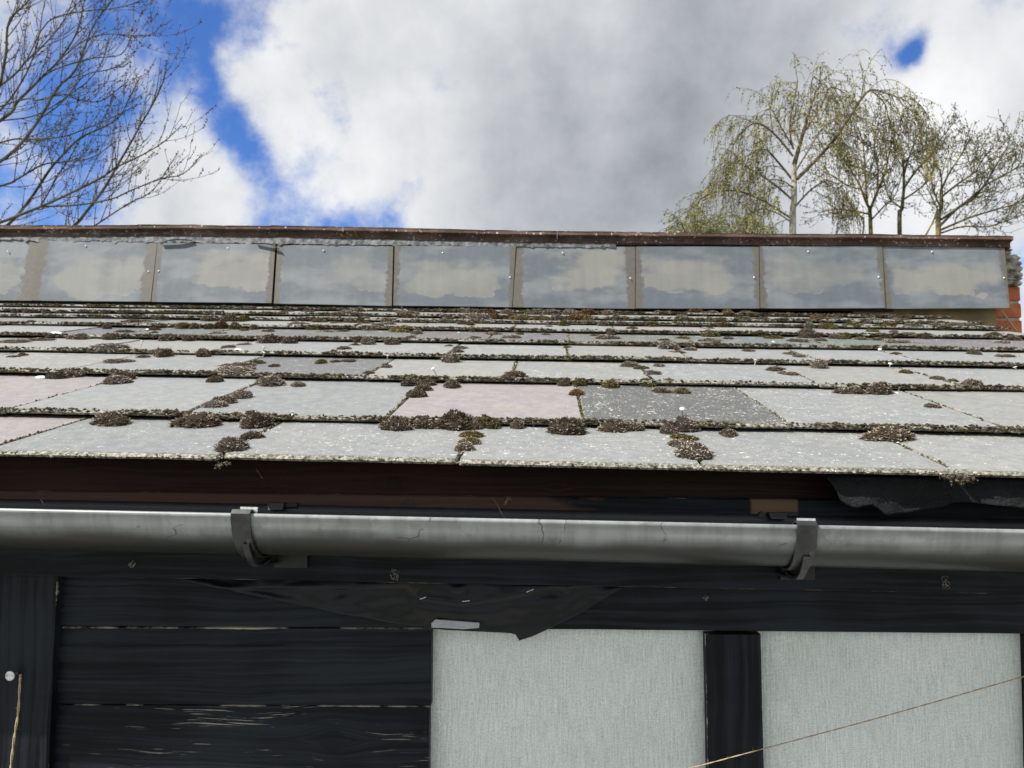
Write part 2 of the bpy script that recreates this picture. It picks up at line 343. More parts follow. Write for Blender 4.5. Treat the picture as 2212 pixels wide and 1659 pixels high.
GZ = (at_y(-2900, 1041.7, 0.896).z, at_y(3580, 1176.7, 0.896).z, at_y(-2900, 1041.7, 0.896).x, at_y(3580, 1176.7, 0.896).x)
def mat_gutter():
    nt, fin, _ = material('weathered_black_plastic')
    co = nt.n('ShaderNodeTexCoord').outputs['Object']
    st = nt.noise(nt.mapping(co, (3, 60, 60)), 1.0, 5, 0.6); sp = nt.noise(co, 38, 6, 0.66); bl = nt.noise(nt.mapping(co, (6, 10, 14)), 1.0, 4)
    # chalky grey, plus sunlit flank and shaded belly painted in, along a wavering line
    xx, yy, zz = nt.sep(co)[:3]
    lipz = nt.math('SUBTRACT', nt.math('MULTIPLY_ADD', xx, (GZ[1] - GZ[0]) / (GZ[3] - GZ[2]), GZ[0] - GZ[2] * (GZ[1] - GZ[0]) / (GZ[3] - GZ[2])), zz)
    lit_flank = nt.step(nt.math('ADD', lipz, nt.math('MULTIPLY', nt.math('SUBTRACT', bl, 0.5), 0.022)), 0.033, 0.013)
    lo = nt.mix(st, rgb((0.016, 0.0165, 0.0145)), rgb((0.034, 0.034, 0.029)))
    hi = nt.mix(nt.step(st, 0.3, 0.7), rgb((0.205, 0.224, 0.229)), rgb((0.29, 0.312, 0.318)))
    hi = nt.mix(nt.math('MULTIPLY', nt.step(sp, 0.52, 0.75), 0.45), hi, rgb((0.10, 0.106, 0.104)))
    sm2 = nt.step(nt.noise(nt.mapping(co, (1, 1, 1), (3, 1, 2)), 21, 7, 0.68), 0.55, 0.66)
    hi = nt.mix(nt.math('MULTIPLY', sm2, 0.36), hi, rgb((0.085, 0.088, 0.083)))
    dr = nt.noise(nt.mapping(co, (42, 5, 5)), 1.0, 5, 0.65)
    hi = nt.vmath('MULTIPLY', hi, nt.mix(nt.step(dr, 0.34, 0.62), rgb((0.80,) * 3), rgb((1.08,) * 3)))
    c = nt.mix(lit_flank, lo, hi)
    # thin scuffs: stretched voronoi cracks kept only in patches
    v = nt.n('ShaderNodeTexVoronoi', {'Vector': nt.vmath('ADD', nt.mapping(co, (14, 20, 6)), nt.vmath('MULTIPLY', nt.noise(co, 16, 3, 0.5, col=True), (1.6, 0.6, 0.6))), 'Scale': 1.0}, feature='DISTANCE_TO_EDGE').outputs[0]
    scr = nt.math('MULTIPLY', nt.step(v, 0.013, 0.003), nt.step(nt.noise(co, 17, 3), 0.53, 0.59))
    c = nt.mix(nt.math('MULTIPLY', scr, 0.75), c, rgb((0.028, 0.028, 0.028)))
    return fin(c, nt.mix(sp, rgb((0.24,) * 3), rgb((0.46,) * 3)), nt.bump(st, 0.08, 0.0006), spec=0.42)

def mat_plain(name, c1, c2, scale=30, rough=0.6, bump=0.3, dist=0.002, spec=0.4, metal=0.0, detail=5):
    nt, fin, _ = material(name)
    co = nt.n('ShaderNodeTexCoord').outputs['Object']
    n = nt.noise(co, scale, detail, 0.62)
    return fin(nt.mix(nt.step(n, 0.3, 0.7), rgb(c1), rgb(c2)), rough, nt.bump(n, bump, dist), spec=spec, metal=metal)

def mat_tile():
    nt, fin, _ = material('concrete_ridge_tile')
    co = nt.n('ShaderNodeTexCoord').outputs['Object']
    n = nt.noise(co, 60, 6, 0.65); b = nt.noise(co, 7, 4); l = nt.noise(co, 85, 3, 0.5)
    c = nt.mix(nt.step(b, 0.35, 0.7), rgb((0.072, 0.046, 0.037)), rgb((0.150, 0.098, 0.082)))
    c = nt.vmath('MULTIPLY', c, nt.mix(n, rgb((0.5,) * 3), rgb((1.45,) * 3)))
    c = nt.mix(nt.step(nt.math('ADD', l, nt.math('MULTIPLY', nt.math('SUBTRACT', b, 0.5), 0.2)), 0.64, 0.69), c, rgb((0.50, 0.46, 0.42)))
    c = nt.mix(nt.step(nt.noise(co, 12, 4), 0.6, 0.7), c, rgb((0.04, 0.033, 0.03)))
    return fin(c, 0.9, nt.bump(n, 0.8, 0.004), spec=0.2)

def mat_bark(name, c1, c2, c3, f3=0.55):
    nt, fin, _ = material(name)
    co = nt.n('ShaderNodeTexCoord').outputs['Object']
    n = nt.noise(co, 9, 5, 0.6); m = nt.noise(co, 2.2, 3)
    c = nt.mix(nt.step(n, 0.35, 0.65), rgb(c1), rgb(c2)); c = nt.mix(nt.step(m, f3, f3 + 0.12), c, rgb(c3))
    return fin(c, 0.85, spec=0.2)

def mat_leaf(name, c1, c2):
    nt, fin, _ = material(name)
    r = nt.attr('rnd').outputs['Fac']
    return fin(nt.mix(r, rgb(c1), rgb(c2)), 0.6, spec=0.2, **{'Subsurface Weight': 0.0, 'Transmission Weight': 0.0})

def mat_ground():
    nt, fin, _ = material('lawn')
    co = nt.n('ShaderNodeTexCoord').outputs['Object']
    n = nt.noise(co, 3, 8, 0.65); m = nt.noise(co, 0.25, 4)
    c = nt.mix(n, rgb((0.045, 0.065, 0.022)), rgb((0.12, 0.14, 0.05))); c = nt.mix(nt.step(m, 0.5, 0.66), c, rgb((0.14, 0.13, 0.07)))
    return fin(c, 0.9, nt.bump(n, 0.6, 0.03), spec=0.2)

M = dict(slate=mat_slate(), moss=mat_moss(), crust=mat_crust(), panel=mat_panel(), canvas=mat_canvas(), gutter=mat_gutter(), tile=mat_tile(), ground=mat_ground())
BLK, BLK2 = (0.0032, 0.0044, 0.0068), (0.0150, 0.0198, 0.0270)
M['board'] = mat_wood('black_board_paint', BLK, BLK2, wear=0.8, rough=0.40)
M['board_low'] = mat_wood('black_board_paint_worn', BLK, BLK2, wear=1.33, rough=0.42, knots=((at_y(720, 1600, 1.037).x, at_y(720, 1600, 1.037).z, 0.015),), worn=(0.34, 0.31, 0.27))
M['rail'] = mat_wood('black_rail_paint', BLK, BLK2, wear=0.5, rough=0.40)
M['post'] = mat_wood('black_post_paint', BLK, BLK2, wear=0.35, rough=0.45, vertical=True, worn=(0.16, 0.10, 0.06))
M['soffit'] = mat_wood('brown_stain', (0.020, 0.0090, 0.0076), (0.048, 0.022, 0.0175), wear=0.35, rough=0.5, knots=((at_y(852, 1046, 1.027).x, at_y(852, 1046, 1.027).z, 0.010), (at_y(1205, 1050, 1.027).x, at_y(1205, 1050, 1.027).z, 0.006)), worn=(0.10, 0.07, 0.05))
M['galv'] = mat_plain('galvanised_steel', (0.55, 0.56, 0.57), (0.8, 0.81, 0.82), 400, 0.35, 0.1, spec=0.5, metal=0.8)
M['whitehead'] = mat_plain('pale_nail_head', (0.62, 0.62, 0.60), (0.8, 0.8, 0.78), 300, 0.4, 0.1)
M['felt'] = mat_plain('roofing_felt', (0.0035, 0.0042, 0.0055), (0.011, 0.012, 0.014), 260, 0.85, 0.9, 0.003)
M['tarp'] = mat_plain('black_polythene', (0.003, 0.0038, 0.0056), (0.0055, 0.007, 0.010), 14, 0.38, 0.16, 0.002, spec=0.30)
M['tape'] = mat_plain('silver_tape', (0.30, 0.33, 0.38), (0.38, 0.41, 0.46), 40, 0.35, 0.25, 0.002, spec=0.5, metal=0.25)
M['twine'] = mat_plain('jute_twine', (0.30, 0.23, 0.14), (0.50, 0.41, 0.27), 500, 0.9, 0.4, spec=0.1)
M['clip'] = mat_plain('black_plastic_clip', (0.006, 0.0068, 0.008), (0.012, 0.013, 0.015), 90, 0.45, 0.1, spec=0.5)
M['bracket'] = mat_plain('weathered_bracket_plastic', (0.014, 0.0148, 0.0155), (0.038, 0.0395, 0.040), 50, 0.36, 0.25, 0.001, spec=0.5)
M['lead'] = mat_plain('old_lead_strip', (0.022, 0.027, 0.033), (0.20, 0.213, 0.222), 45, 0.6, 0.8, 0.006, detail=8)
M['deck'] = mat_plain('dark_roof_deck', (0.02, 0.017, 0.015), (0.03, 0.026, 0.022), 20)
M['ply'] = mat_plain('olive_timber', (0.15, 0.11, 0.05), (0.24, 0.185, 0.09), 9, 0.7)
M['brick'] = mat_plain('orange_brick', (0.40, 0.115, 0.048), (0.56, 0.19, 0.085), 22, 0.85, 0.6, 0.004)
M['mortar'] = mat_plain('pale_mortar', (0.35, 0.31, 0.24), (0.48, 0.44, 0.36), 60, 0.95, 0.8, 0.004)
M['stack'] = mat_plain('lichened_tile_edge', (0.09, 0.075, 0.055), (0.50, 0.48, 0.43), 38, 0.95, 0.9, 0.006, detail=8)
M['cobweb'] = mat_plain('cobweb_thread', (0.35, 0.32, 0.26), (0.5, 0.47, 0.4), 200, 0.9)
M['chip'] = mat_plain('white_dropping', (0.7, 0.71, 0.70), (0.82, 0.82, 0.80), 200, 0.8)

# ---------------------------------------------------------------- roof frame (a along the eave, b up the slope, h off the slates)
EPS = 0.0205
P0 = at_depth(1190, 1010, 0.93)
RU = Vector((math.cos(EPS), 0, -math.sin(EPS)))
RV = ray(1190, 515).normalized(); RN = RU.cross(RV).normalized(); RV = RN.cross(RU)
ROOFM = Matrix((RU, RV, RN)).transposed().to_4x4(); ROOFM.translation = P0
def RP(a, b, h=0.0): return P0 + RU * a + RV * b + RN * h
def roof_ab(px, py):
    p = at_plane(px, py, P0, RN) - P0; return p.dot(RU), p.dot(RV)
def depth_of(p): return (p - CAM).dot(FWD)
A_VERGE = 1.49

# ---------------------------------------------------------------- the setting
g = MB(); g.quad_grid([[(-900, -900, 0), (900, -900, 0)], [(-900, 900, 0), (900, 900, 0)]])
g.build('ground', M['ground'], kind='structure', label='mown garden lawn around the shed')
g = MB(); g.box((-6.5, -3.4, -0.05), (5.5, 1.02, 0.012)); g.build('bounce_slab', mat_plain('bounce_slab_concrete', (0.27, 0.265, 0.25), (0.40, 0.395, 0.38), 7, 0.9, 0.5, 0.004), kind='structure', label='unseen pale concrete slab added to bounce light onto the shed front')  # out-of-view pale slab, added to throw bounce light on the shaded wall

# ---------------------------------------------------------------- shed
shed = empty('garden_shed', (0.3, 1.1, 0), label='black timber garden shed with mossy grey slate roof', category='shed')
bpy.context.view_layer.update()
def under_shed(o):                                    # keep world coordinates while parented
    o.parent = shed; o.matrix_parent_inverse = shed.matrix_world.inverted(); return o
roof = empty('slate_roof'); under_shed(roof); roof.matrix_world = ROOFM
wall = under_shed(empty('front_wall')); flash = under_shed(empty('upstand_cladding')); ridge = under_shed(empty('ridge_capping'))
bpy.context.view_layer.update()

# slates
BK = [0.020, 0.246, 0.596, 0.888, 1.158, 1.431, 1.659, 1.829, 2.032, 2.20, 2.40]
STEP, TH = 0.0118, 0.0065
J = {0: [-0.729, -0.418, -0.116, 0.187, 0.492], 1: [-0.858, -0.571, -0.252, 0.051, 0.362, 0.681],
     2: [-0.985, -0.684, -0.369, -0.077, 0.203, 0.523, 0.799], 3: [-1.120, -0.809, -0.524, -0.243, 0.044, 0.325, 0.629, 0.870],
     4: [-1.40, -1.19, -0.975, -0.690, -0.388, -0.17, 0.053, 0.39, 0.742, 1.024]}
GREY = [(0.222, 0.232, 0.236), (0.230, 0.238, 0.238), (0.214, 0.226, 0.232), (0.232, 0.236, 0.231)]
DARK, PURP = (0.092, 0.094, 0.094), (0.250, 0.234, 0.240)
SPECIAL = {(1, 3): (DARK, 0.58), (1, 2): (PURP, 0.1), (1, -1): (PURP, 0.1), (0, -1): (PURP, 0.1), (2, 1): ((0.125, 0.13, 0.132), 0.5), (6, 7): (PURP, .2), (5, 9): (PURP, .2)}
def slate_mesh(w, L, gk):
    mb = MB(); E = []
    xs = [0, 0.0025, 0.009] + [0.009 + (w - 0.018) * (i + random.uniform(-.25, .25)) / 11 for i in range(1, 11)] + [w - 0.009, w - 0.0025, w]
    n = len(xs); sd = random.uniform(0, 99); rows = []
    ej = [0.0026 * mnoise.noise(Vector((x * 28, sd, 0))) + 0.0014 * mnoise.noise(Vector((x * 130, sd, 3))) for x in xs]
    ej[0] += random.uniform(0.001, 0.006); ej[-1] += random.uniform(0.001, 0.006)
    ins = [0.0048 + 0.002 * mnoise.noise(Vector((x * 60, sd, 9))) for x in xs]
    sl = STEP / gk
    for ri, (yb, h, e) in enumerate(((0, -TH, 1), (0, -0.0036, 1), (1, -0.0002, 0.95), (2, 0, 0.0), (3, 0, 0), (4, 0, 0))):
        row = []
        for i, x in enumerate(xs):
            y = {0: ej[i] + 0.0012, 1: ej[i], 2: ej[i] + ins[i], 3: ej[i] + ins[i] + 0.012, 4: gk * 0.75, 5: L}[ri]
            side = 0.5 * (w - 2 * x) / w
            dx = 0.0011 * mnoise.noise(Vector((y * 50, sd, 5))) if i in (0, n - 1) else 0
            hh = (h if ri else -TH) - (0.0028 if i in (0, n - 1) and ri else 0)
            row.append((x - w / 2 + dx, y, hh - sl * y)); E.append(max(e, 0.85 if i in (0, n - 1) else (0.55 if i in (1, n - 2) else 0)))
        rows.append(row)
    b = mb.quad_grid(rows)
    nb = len(mb.v)                                    # side skirts and underside
    for ri in range(1, 6):
        for i in (0, n - 1):
            x, y, h = rows[ri][i]; mb.v.append((x, y, -TH - sl * y)); E.append(0.8)
    def idx(ri, i): return b + ri * n + i
    for ri in range(0, 5):
        lo0 = idx(0, 0) if ri == 0 else nb + (ri - 1) * 2; lo1 = nb + ri * 2
        hi0 = idx(0, n - 1) if ri == 0 else nb + (ri - 1) * 2 + 1; hi1 = nb + ri * 2 + 1
        if ri == 0:
            mb.f.append((idx(0, 0), idx(1, 0), lo1)); mb.f.append((idx(0, n - 1), hi1, idx(1, n - 1)))
        else:
            mb.f.append((lo0, idx(ri, 0), idx(ri + 1, 0), lo1)); mb.f.append((hi0, hi1, idx(ri + 1, n - 1), idx(ri, n - 1)))
    mb.f.append((idx(0, 0), nb + 8, nb + 9, idx(0, n - 1)))
    mb.at['edge'] = E
    me = mb.mesh('slate'); me.materials.append(M['slate']); return me
edges = []                                            # (course, a0, a1, b, rotation) kept for moss and crust
joints = []
for k in range(10):
    gk = BK[k + 1] - BK[k]; b0 = BK[k]
    left = -2.4
    right = A_VERGE
    js = list(J.get(k, []))
    if not js:
        off = 0.05 if k % 2 == 0 else -0.10
        js = [off + i * 0.301 + random.uniform(-.015, .015) for i in range(-8, 6)]
    while js[0] > left: js.insert(0, js[0] - 0.302)
    while js[-1] + 0.25 < right: js.append(js[-1] + 0.302)
    js = [left] + [j for j in js if left + 0.06 < j < right - 0.06] + [right]
    base_i = None
    for i in range(len(js) - 1):
        a0, a1 = js[i], js[i + 1]
        gap = random.uniform(0.0015, 0.0035)
        if k in (0,): gap = 0.0035
        w = a1 - a0 - gap; ac = (a0 + a1) / 2
        L = gk + 0.85 * (BK[k + 2] - BK[k + 1] if k + 2 < len(BK) else 0.1)
        m4 = Matrix.Translation((ac, b0 + random.uniform(-.004, .004), random.uniform(-.0008, .0018))) @ Matrix.Rotation(random.uniform(-.006, .006), 4, 'Z')
        o = obj_from('slate', slate_mesh(w, L, gk), roof, m4)
        t, l = random.choice(GREY), random.uniform(0.15, 0.5)
        v = random.uniform(0.93, 1.06); t = tuple(c * v for c in t)
        if k == 4 and i > 3: t, l = tuple(c * random.uniform(.95, 1.1) for c in (0.118, 0.122, 0.124)), 0.5
        if k == 5 and i < 5: t, l = (0.165, 0.171, 0.173), 0.45
        key = (k, (J[k].index(a0) if k in J and a0 in J[k] else (-1 if k in J and a1 == J[k][0] else i)))
        if key in SPECIAL: t, l = SPECIAL[key]
        o.color = (*t, l)
        edges.append((k, a0, a1, m4)); joints.append((k, a1, b0, gk))
dk = MB(); c8 = [RP(a, b, h) for h in (-0.06, -0.04) for a, b in ((-2.37, 0.14), (A_VERGE - .02, 0.14), (A_VERGE - .02, 2.45), (-2.37, 2.45))]
dk.hexa([ROOFM.inverted() @ p for p in c8]); dk.build('roof_deck', M['deck'], roof)

# galvanised nails standing out of the slates
def px_zoomA(X, Y): return X * .27282, 647.4 + Y * .27282
def px_zoomB(X, Y): return 548.6 + X * .27282, 647.4 + Y * .27282
def px_zoomC(X, Y): return 1097.2 + X * .27282, 647.4 + Y * .27282
def px_zoomD(X, Y): return 1645.8 + X * .25596, 647.4 + Y * .25596
nailm = MB()
prof = [(0.0, 0.0), (0.0013, 0.0), (0.0013, 0.010), (0.0045, 0.0105), (0.0047, 0.0115), (0.0, 0.0121)]
for r, z in prof: nailm.v += [(r * math.cos(w), r * math.sin(w), z) for w in [2 * math.pi * i / 10 for i in range(10)]]
for i in range(5):
    for j in range(10): nailm.f.append((i * 10 + j, i * 10 + (j + 1) % 10, (i + 1) * 10 + (j + 1) % 10, (i + 1) * 10 + j))
nail_me = nailm.mesh('nail', True); nail_me.materials.append(M['whitehead'])
def slate_h(b):
    for k in range(9, -1, -1):
        if b >= BK[k]: return -STEP * (b - BK[k]) / (BK[k + 1] - BK[k])
    return 0
for (x, y), tall in ([((632, 893), .3), ((1474, 895), 1.2), ((1942, 832), .6)] +
                [(px_zoomA(*p), t) for p, t in [((1108, 390), 1.9), ((2078, 415), 1.1), ((1170, 250), 1), ((1700, 110), 1)]] +
                [(px_zoomB(*p), t) for p, t in [((68, 418), 1.1), ((1053, 440), 1.0), ((1448, 600), 1.6), ((240, 585), .3), ((1630, 315), 1.8), ((890, 85), 1)]] +
                [(px_zoomC(*p), t) for p, t in [((1955, 480), 1.2), ((2090, 352), .6)]] +
                [(px_zoomD(*p), t) for p, t in [((1080, 535), 1.0), ((88, 378), .8), ((1000, 400), .6), ((2150, 550), .6)]]):
    a, b = roof_ab(x, y)
    m4 = Matrix.Translation((a, b, slate_h(b))) @ Matrix.Rotation(random.uniform(-.5, .5), 4, 'X') @ Matrix.Rotation(random.uniform(-.4, .4), 4, 'Y') @ Matrix.Diagonal((1.0, 1.0, max(0.25, tall), 1))
    obj_from('nail', nail_me, roof, m4)

# upstand cladding: overlapping grey panels under the ridge
FB = at_plane(1106, 668, P0, RN); FW = Vector((0, math.cos(R(79)), math.sin(R(79)))); FN = Vector((1, 0, 0)).cross(FW).normalized()
FB = FB + FN * 0.012
def FP(px, py, off=0.0):
    p = at_plane(px, py, FB, FN); return p + FN * off
def flash_frame(p):
    m = Matrix((Vector((1, 0, 0)), -FN, FW)).transposed().to_4x4(); m.translation = p; return m
# (bottom-left, bottom-right, top-left, top-right) joints read along the run
fj_b = [(-250, 646), (70, 650), (328, 653), (589, 656.5), (850, 662), (1107, 664.5), (1372, 667), (1641, 667), (1911, 667), (2180, 667)]
fj_t = [(-245, 515), (85, 520), (342, 526), (597, 530), (853, 533), (1115, 534), (1373, 534), (1639, 534), (1905, 533), (2169, 531)]
lift = [0, .003, .0045, .001, .004, .0, .0015, .003, .0005]
dirts = [1.2, 1.3, 0.75, 0.8, 0.7, 1.15, .85, 0.75, 0.8]
for i in range(9):
    lap = 10 if i < 8 else 0
    q = [FP(fj_b[i][0], fj_b[i][1]), FP(fj_b[i + 1][0] + lap * 0, fj_b[i + 1][1]), FP(fj_t[i + 1][0], fj_t[i + 1][1]), FP(fj_t[i][0], fj_t[i][1])]
    c = (q[0] + q[1]) / 2; m = flash_frame(c); mi = m.inverted(); l = [mi @ p for p in q]
    gap = 0.0012 if i not in (3,) else 0.006
    mb = MB(); o0 = -lift[i]
    xs = 8; rows = []
    for t in range(5):
        row = []
        for s in range(xs + 1):
            f = s / xs; pb = l[0].lerp(l[1], f); pt = l[3].lerp(l[2], f); p = pb.lerp(pt, t / 4)
            p.x += gap if s == 0 else (-gap if s == xs else 0)
            p.y = o0 + 0.0022 * math.sin(f * 3.1 + i) * (1 - t / 4) - (0.002 if s == 0 and i % 3 == 1 else 0) - 0.004
            row.append(tuple(p))
        rows.append(row)
    mb.quad_grid(rows)
    mb.quad_grid([[(x, y + 0.005, z) for x, y, z in reversed(r)] for r in rows])
    nn = xs + 1; B0, B1 = 0, 5 * nn
    for s in range(xs): mb.f.append((s, B1 + xs - s, B1 + xs - s - 1, s + 1)); mb.f.append((4 * nn + s, 4 * nn + s + 1, B1 + 4 * nn + xs - s - 1, B1 + 4 * nn + xs - s))
    for t in range(4):
        mb.f.append((t * nn, (t + 1) * nn, B1 + (t + 1) * nn + xs, B1 + t * nn + xs)); mb.f.append((t * nn + xs, B1 + t * nn, B1 + (t + 1) * nn, (t + 1) * nn + xs))
    me = mb.mesh('cladding_panel', False); me.materials.append(M['panel'])
    o = obj_from('cladding_panel', me, flash); o.matrix_parent_inverse = flash.matrix_world.inverted(); o.matrix_world = m
    o.color = ([.5, .5, .62, .38, .55, .7, .62, .34, .7][i], 1, 1, dirts[i])
hm = MB()
for r, z in ((0, 0.0018), (0.0024, 0.0015), (0.0033, 0.0005), (0.0035, -0.001)):
    hm.v += [(r * math.cos(2 * math.pi * i / 10), -z, r * math.sin(2 * math.pi * i / 10)) for i in range(10)]
for i in range(3):
    for j in range(10): hm.f.append((i * 10 + j, (i + 1) * 10 + j, (i + 1) * 10 + (j + 1) % 10, i * 10 + (j + 1) % 10))
head_me = hm.mesh('nail_head', True); head_me.materials.append(M['whitehead'])
for x, y in [(188, 533.7), (323, 588), (345, 587.6), (494, 538), (700, 543), (956.7, 548), (1215, 548), (1361, 602.7), (1102, 601), (1744, 545.4), (2010.7, 545.8), (1627.8, 601), (1895.8, 600.3), (2166, 602), (20, 545)]:
    o = obj_from('nail_head', head_me, flash); o.matrix_parent_inverse = flash.matrix_world.inverted(); o.matrix_world = flash_frame(FP(x, y, 0.009))
# ragged lead strip above the panels
def strip(px0, px1, top, bot, off, name, amp=4.0, seed=1, n=130, mat='lead'):
    mb = MB(); rows = [[], [], [], []]
    for i in range(n + 1):
        f = i / n; px = px0 + (px1 - px0) * f
        yt, yb = top(px), bot(px)
        rag = amp * (mnoise.noise(Vector((px * .05, seed, 0))) + 0.9 * mnoise.noise(Vector((px * .16, seed, 2))) + (1.0 if mnoise.noise(Vector((px * .09, seed, 7))) > .25 else 0) - .6)
        bul = 0.004 * abs(mnoise.noise(Vector((px * .03, seed, 5))))
        rows[0].append(FP(px, yt, off)); rows[1].append(FP(px, (yt + yb) / 2 + random.uniform(-2, 2), off + 0.001 + bul * .4 + random.uniform(0, .0016))); rows[2].append(FP(px, yb + rag, off + 0.001 + bul * .6 + random.uniform(0, .002))); rows[3].append(FP(px, yb + rag - .5, off - 0.003))
    mb.quad_grid(rows)
    o = mb.build(name, M[mat], None, False); o.parent = flash; o.matrix_parent_inverse = flash.matrix_world.inverted(); return o
RT = lambda px: 494 + (px) * (22.0 / 2180) - 6.5 * math.exp(-((px - 500) / 420.0) ** 2) + 4.0 * math.exp(-((px - 1250) / 300.0) ** 2) * 0
strip(-250, 640, lambda p: RT(p) + 12, lambda p: 522 + p * .015, 0.006, 'lead_strip', 4.0, 3)
strip(640, 1330, lambda p: RT(p) + 12, lambda p: 530 + (p - 640) * .012, 0.005, 'lead_strip', 2.2, 8)
strip(1330, 2165, lambda p: RT(p) + 12, lambda p: 531, 0.004, 'lead_strip', 1.0, 12, mat='clip')
def curl(pts, wid, name='lead_curl'):
    mb = MB(); P = smooth_path([FP(x, y, o) for x, y, o in pts], 5)
    mb.quad_grid([[p + FW * wid + FN * 0.0 for p in P], [p + FN * 0.010 for p in P], [p - FW * 0.003 + FN * 0.004 for p in P]])
    o = mb.build(name, M['lead'], None, True); o.parent = flash; o.matrix_parent_inverse = flash.matrix_world.inverted()
curl([(352, 531, .012), (366, 526, .018), (390, 523, .02), (420, 523, .012)], 0.004)
curl([(555, 530, .012), (575, 531, .018), (592, 534, .018), (607, 543, .012)], 0.004)
# structure behind the cladding
up = MB(); q = [FP(-250, 655, -.02), FP(1935, 668, -.02), FP(1935, 515, -.02), FP(-250, 510, -.02)]
up.hexa([q[0], q[1], q[1] + Vector((0, .10, 0)), q[0] + Vector((0, .10, 0)), q[3], q[2], q[2] + Vector((0, .10, 0)), q[3] + Vector((0, .10, 0))])
o = up.build('upstand_frame', M['deck']); under_shed(o)
ub = MB(); q = [FP(1850, 735, -.035), FP(2163, 735, -.035), FP(2163, 530, -.035), FP(1850, 530, -.035)]
ub.hexa([q[0], q[1], q[1] + Vector((0, .03, 0)), q[0] + Vector((0, .03, 0)), q[3], q[2], q[2] + Vector((0, .03, 0)), q[3] + Vector((0, .03, 0))])
under_shed(ub.build('end_board', M['ply']))

# ridge tiles: one every 0.28 m, each with a nosing and a hanging leg
rx = [-150, 5, 165, 305, 445, 590, 747, 907, 1050, 1204, 1355, 1502, 1652, 1804, 1970, 2120, 2181]
for i in range(len(rx) - 1):
    x0, x1 = rx[i], rx[i + 1] - 0.8; mb = MB(); dz = random.uniform(-1.0, 1.0); n = 7
    prof = [(0.10, -4.0), (0.055, 0.0), (0.016, 0.4), (0.014, 2.5), (0.016, 8.0), (-0.004, 9.0), (-0.006, 13.0), (-0.002, 20.0), (-0.03, 21.0)]
    rows = []
    for off, dy in prof:
        row = []
        for s in range(n + 1):
            px = x0 + (x1 - x0) * s / n
            jit = 0.9 * mnoise.noise(Vector((px * .08, dy, i))) + (1.2 if s == n and i % 2 else 0)
            yy = RT(px) + dz + dy + jit
            o_ = off if off < 0.05 else 0.016
            p = FP(px, yy, o_ + 0.012 + 0.002 * mnoise.noise(Vector((px * .1, dy, 7))))
            if off >= 0.05: p = FP(px, RT(px) + dz, 0.028) + Vector((0, off - 0.03, 0.004 - (0.03 if off > .08 else 0)))
            row.append(p)
        rows.append(row)
    mb.quad_grid(list(reversed(rows)))
    for e in (0, n): mb.f.append(tuple((len(prof) - 1 - r) * (n + 1) + e for r in (range(len(prof)) if e else reversed(range(len(prof))))))
    o = mb.build('ridge_tile', M['tile'], None, False); o.parent = ridge; o.matrix_parent_inverse = ridge.matrix_world.inverted()
rb0, rb1 = FP(-250, RT(-250) + 6, .03), FP(2175, RT(2175) + 6, .03)
bs = MB(); bs.quad_grid([[rb0 + Vector((0, .06, -.01)), rb1 + Vector((0, .06, -.01))], [rb0 + Vector((0, 2.2, -1.0)), rb1 + Vector((0, 2.2, -1.0))]])
under_shed(bs.build('back_slope', M['tile']))
gb = MB(); v0, v1 = RP(A_VERGE - .06, 0.1, -.06), RP(A_VERGE - .06, 2.4, -.06)
gb.hexa([(v0.x - .03, v0.y, 0), (v0.x, v0.y, 0), (v1.x, v1.y, 0), (v1.x - .03, v1.y, 0), (v0.x - .03, v0.y, v0.z), (v0.x, v0.y, v0.z), (v1.x, v1.y, v1.z), (v1.x - .03, v1.y, v1.z)])
under_shed(gb.build('gable_wall', M['board']))

# front wall -------------------------------------------------------
YS, YF, YB, YC = 1.027, 1.010, 1.037, 1.054           # soffit board, fascia, boards, canvas
def slab(pts, y, th, name, mat, parent, edge_rows=True, nx=24, wob=0.0, lip=None, topwear=1.0):
    """board from four surveyed corners (bottom-left, bottom-right, top-right, top-left) on the plane y"""
    q = [at_y(px, py, y) for px, py in pts]
    mb = MB(); rows = []; E = []; hs = [0, .015, .5, .985, 1.0]
    if lip: hs = [0, .015, .5, 1 - lip - .02, 1 - lip, .955, .985, 1.0]
    for t in hs:
        row = []
        for s in range(nx + 1):
            f = s / nx; p = q[0].lerp(q[1], f).lerp(q[3].lerp(q[2], f), t)
            p = p.copy(); p.y = y
            p.z += wob * mnoise.noise(Vector((p.x * 22, t * 3, y * 50)))
            if t in (0, 1.0): p.y += 0.0022
            if lip and t > 1 - lip - .001: p.y += 0.0012 + 0.004 * ((t - (1 - lip)) / lip) ** .7
            row.append(p); E.append((topwear if t else 1.0) if t in (0, 1.0) else ((topwear if t > .5 and topwear > 1 else 0.25) if t in (.015, .985) else 0.0))
        rows.append(row)
    mb.quad_grid(rows)
    nr = len(hs); b = len(mb.v)
    back = [[Vector((p.x, y + th, p.z)) for p in rows[0]], [Vector((p.x, y + th, p.z)) for p in rows[-1]]]
    mb.quad_grid(back); E += [0.0] * (2 * (nx + 1)); N1 = nx + 1
    for s in range(nx):
        mb.f.append((b + s, b + s + 1, s + 1, s)); mb.f.append(((nr - 1) * N1 + s, (nr - 1) * N1 + s + 1, b + N1 + s + 1, b + N1 + s))
    for s in (0, nx):
        loop = [r * N1 + s for r in range(nr)] + [b + N1 + s, b + s]
        mb.f.append(tuple(loop if s else reversed(loop)))
    mb.at['edge'] = E
    o = mb.build(name, mat); o.parent = parent
    if parent: o.matrix_parent_inverse = parent.matrix_world.inverted()
    return o
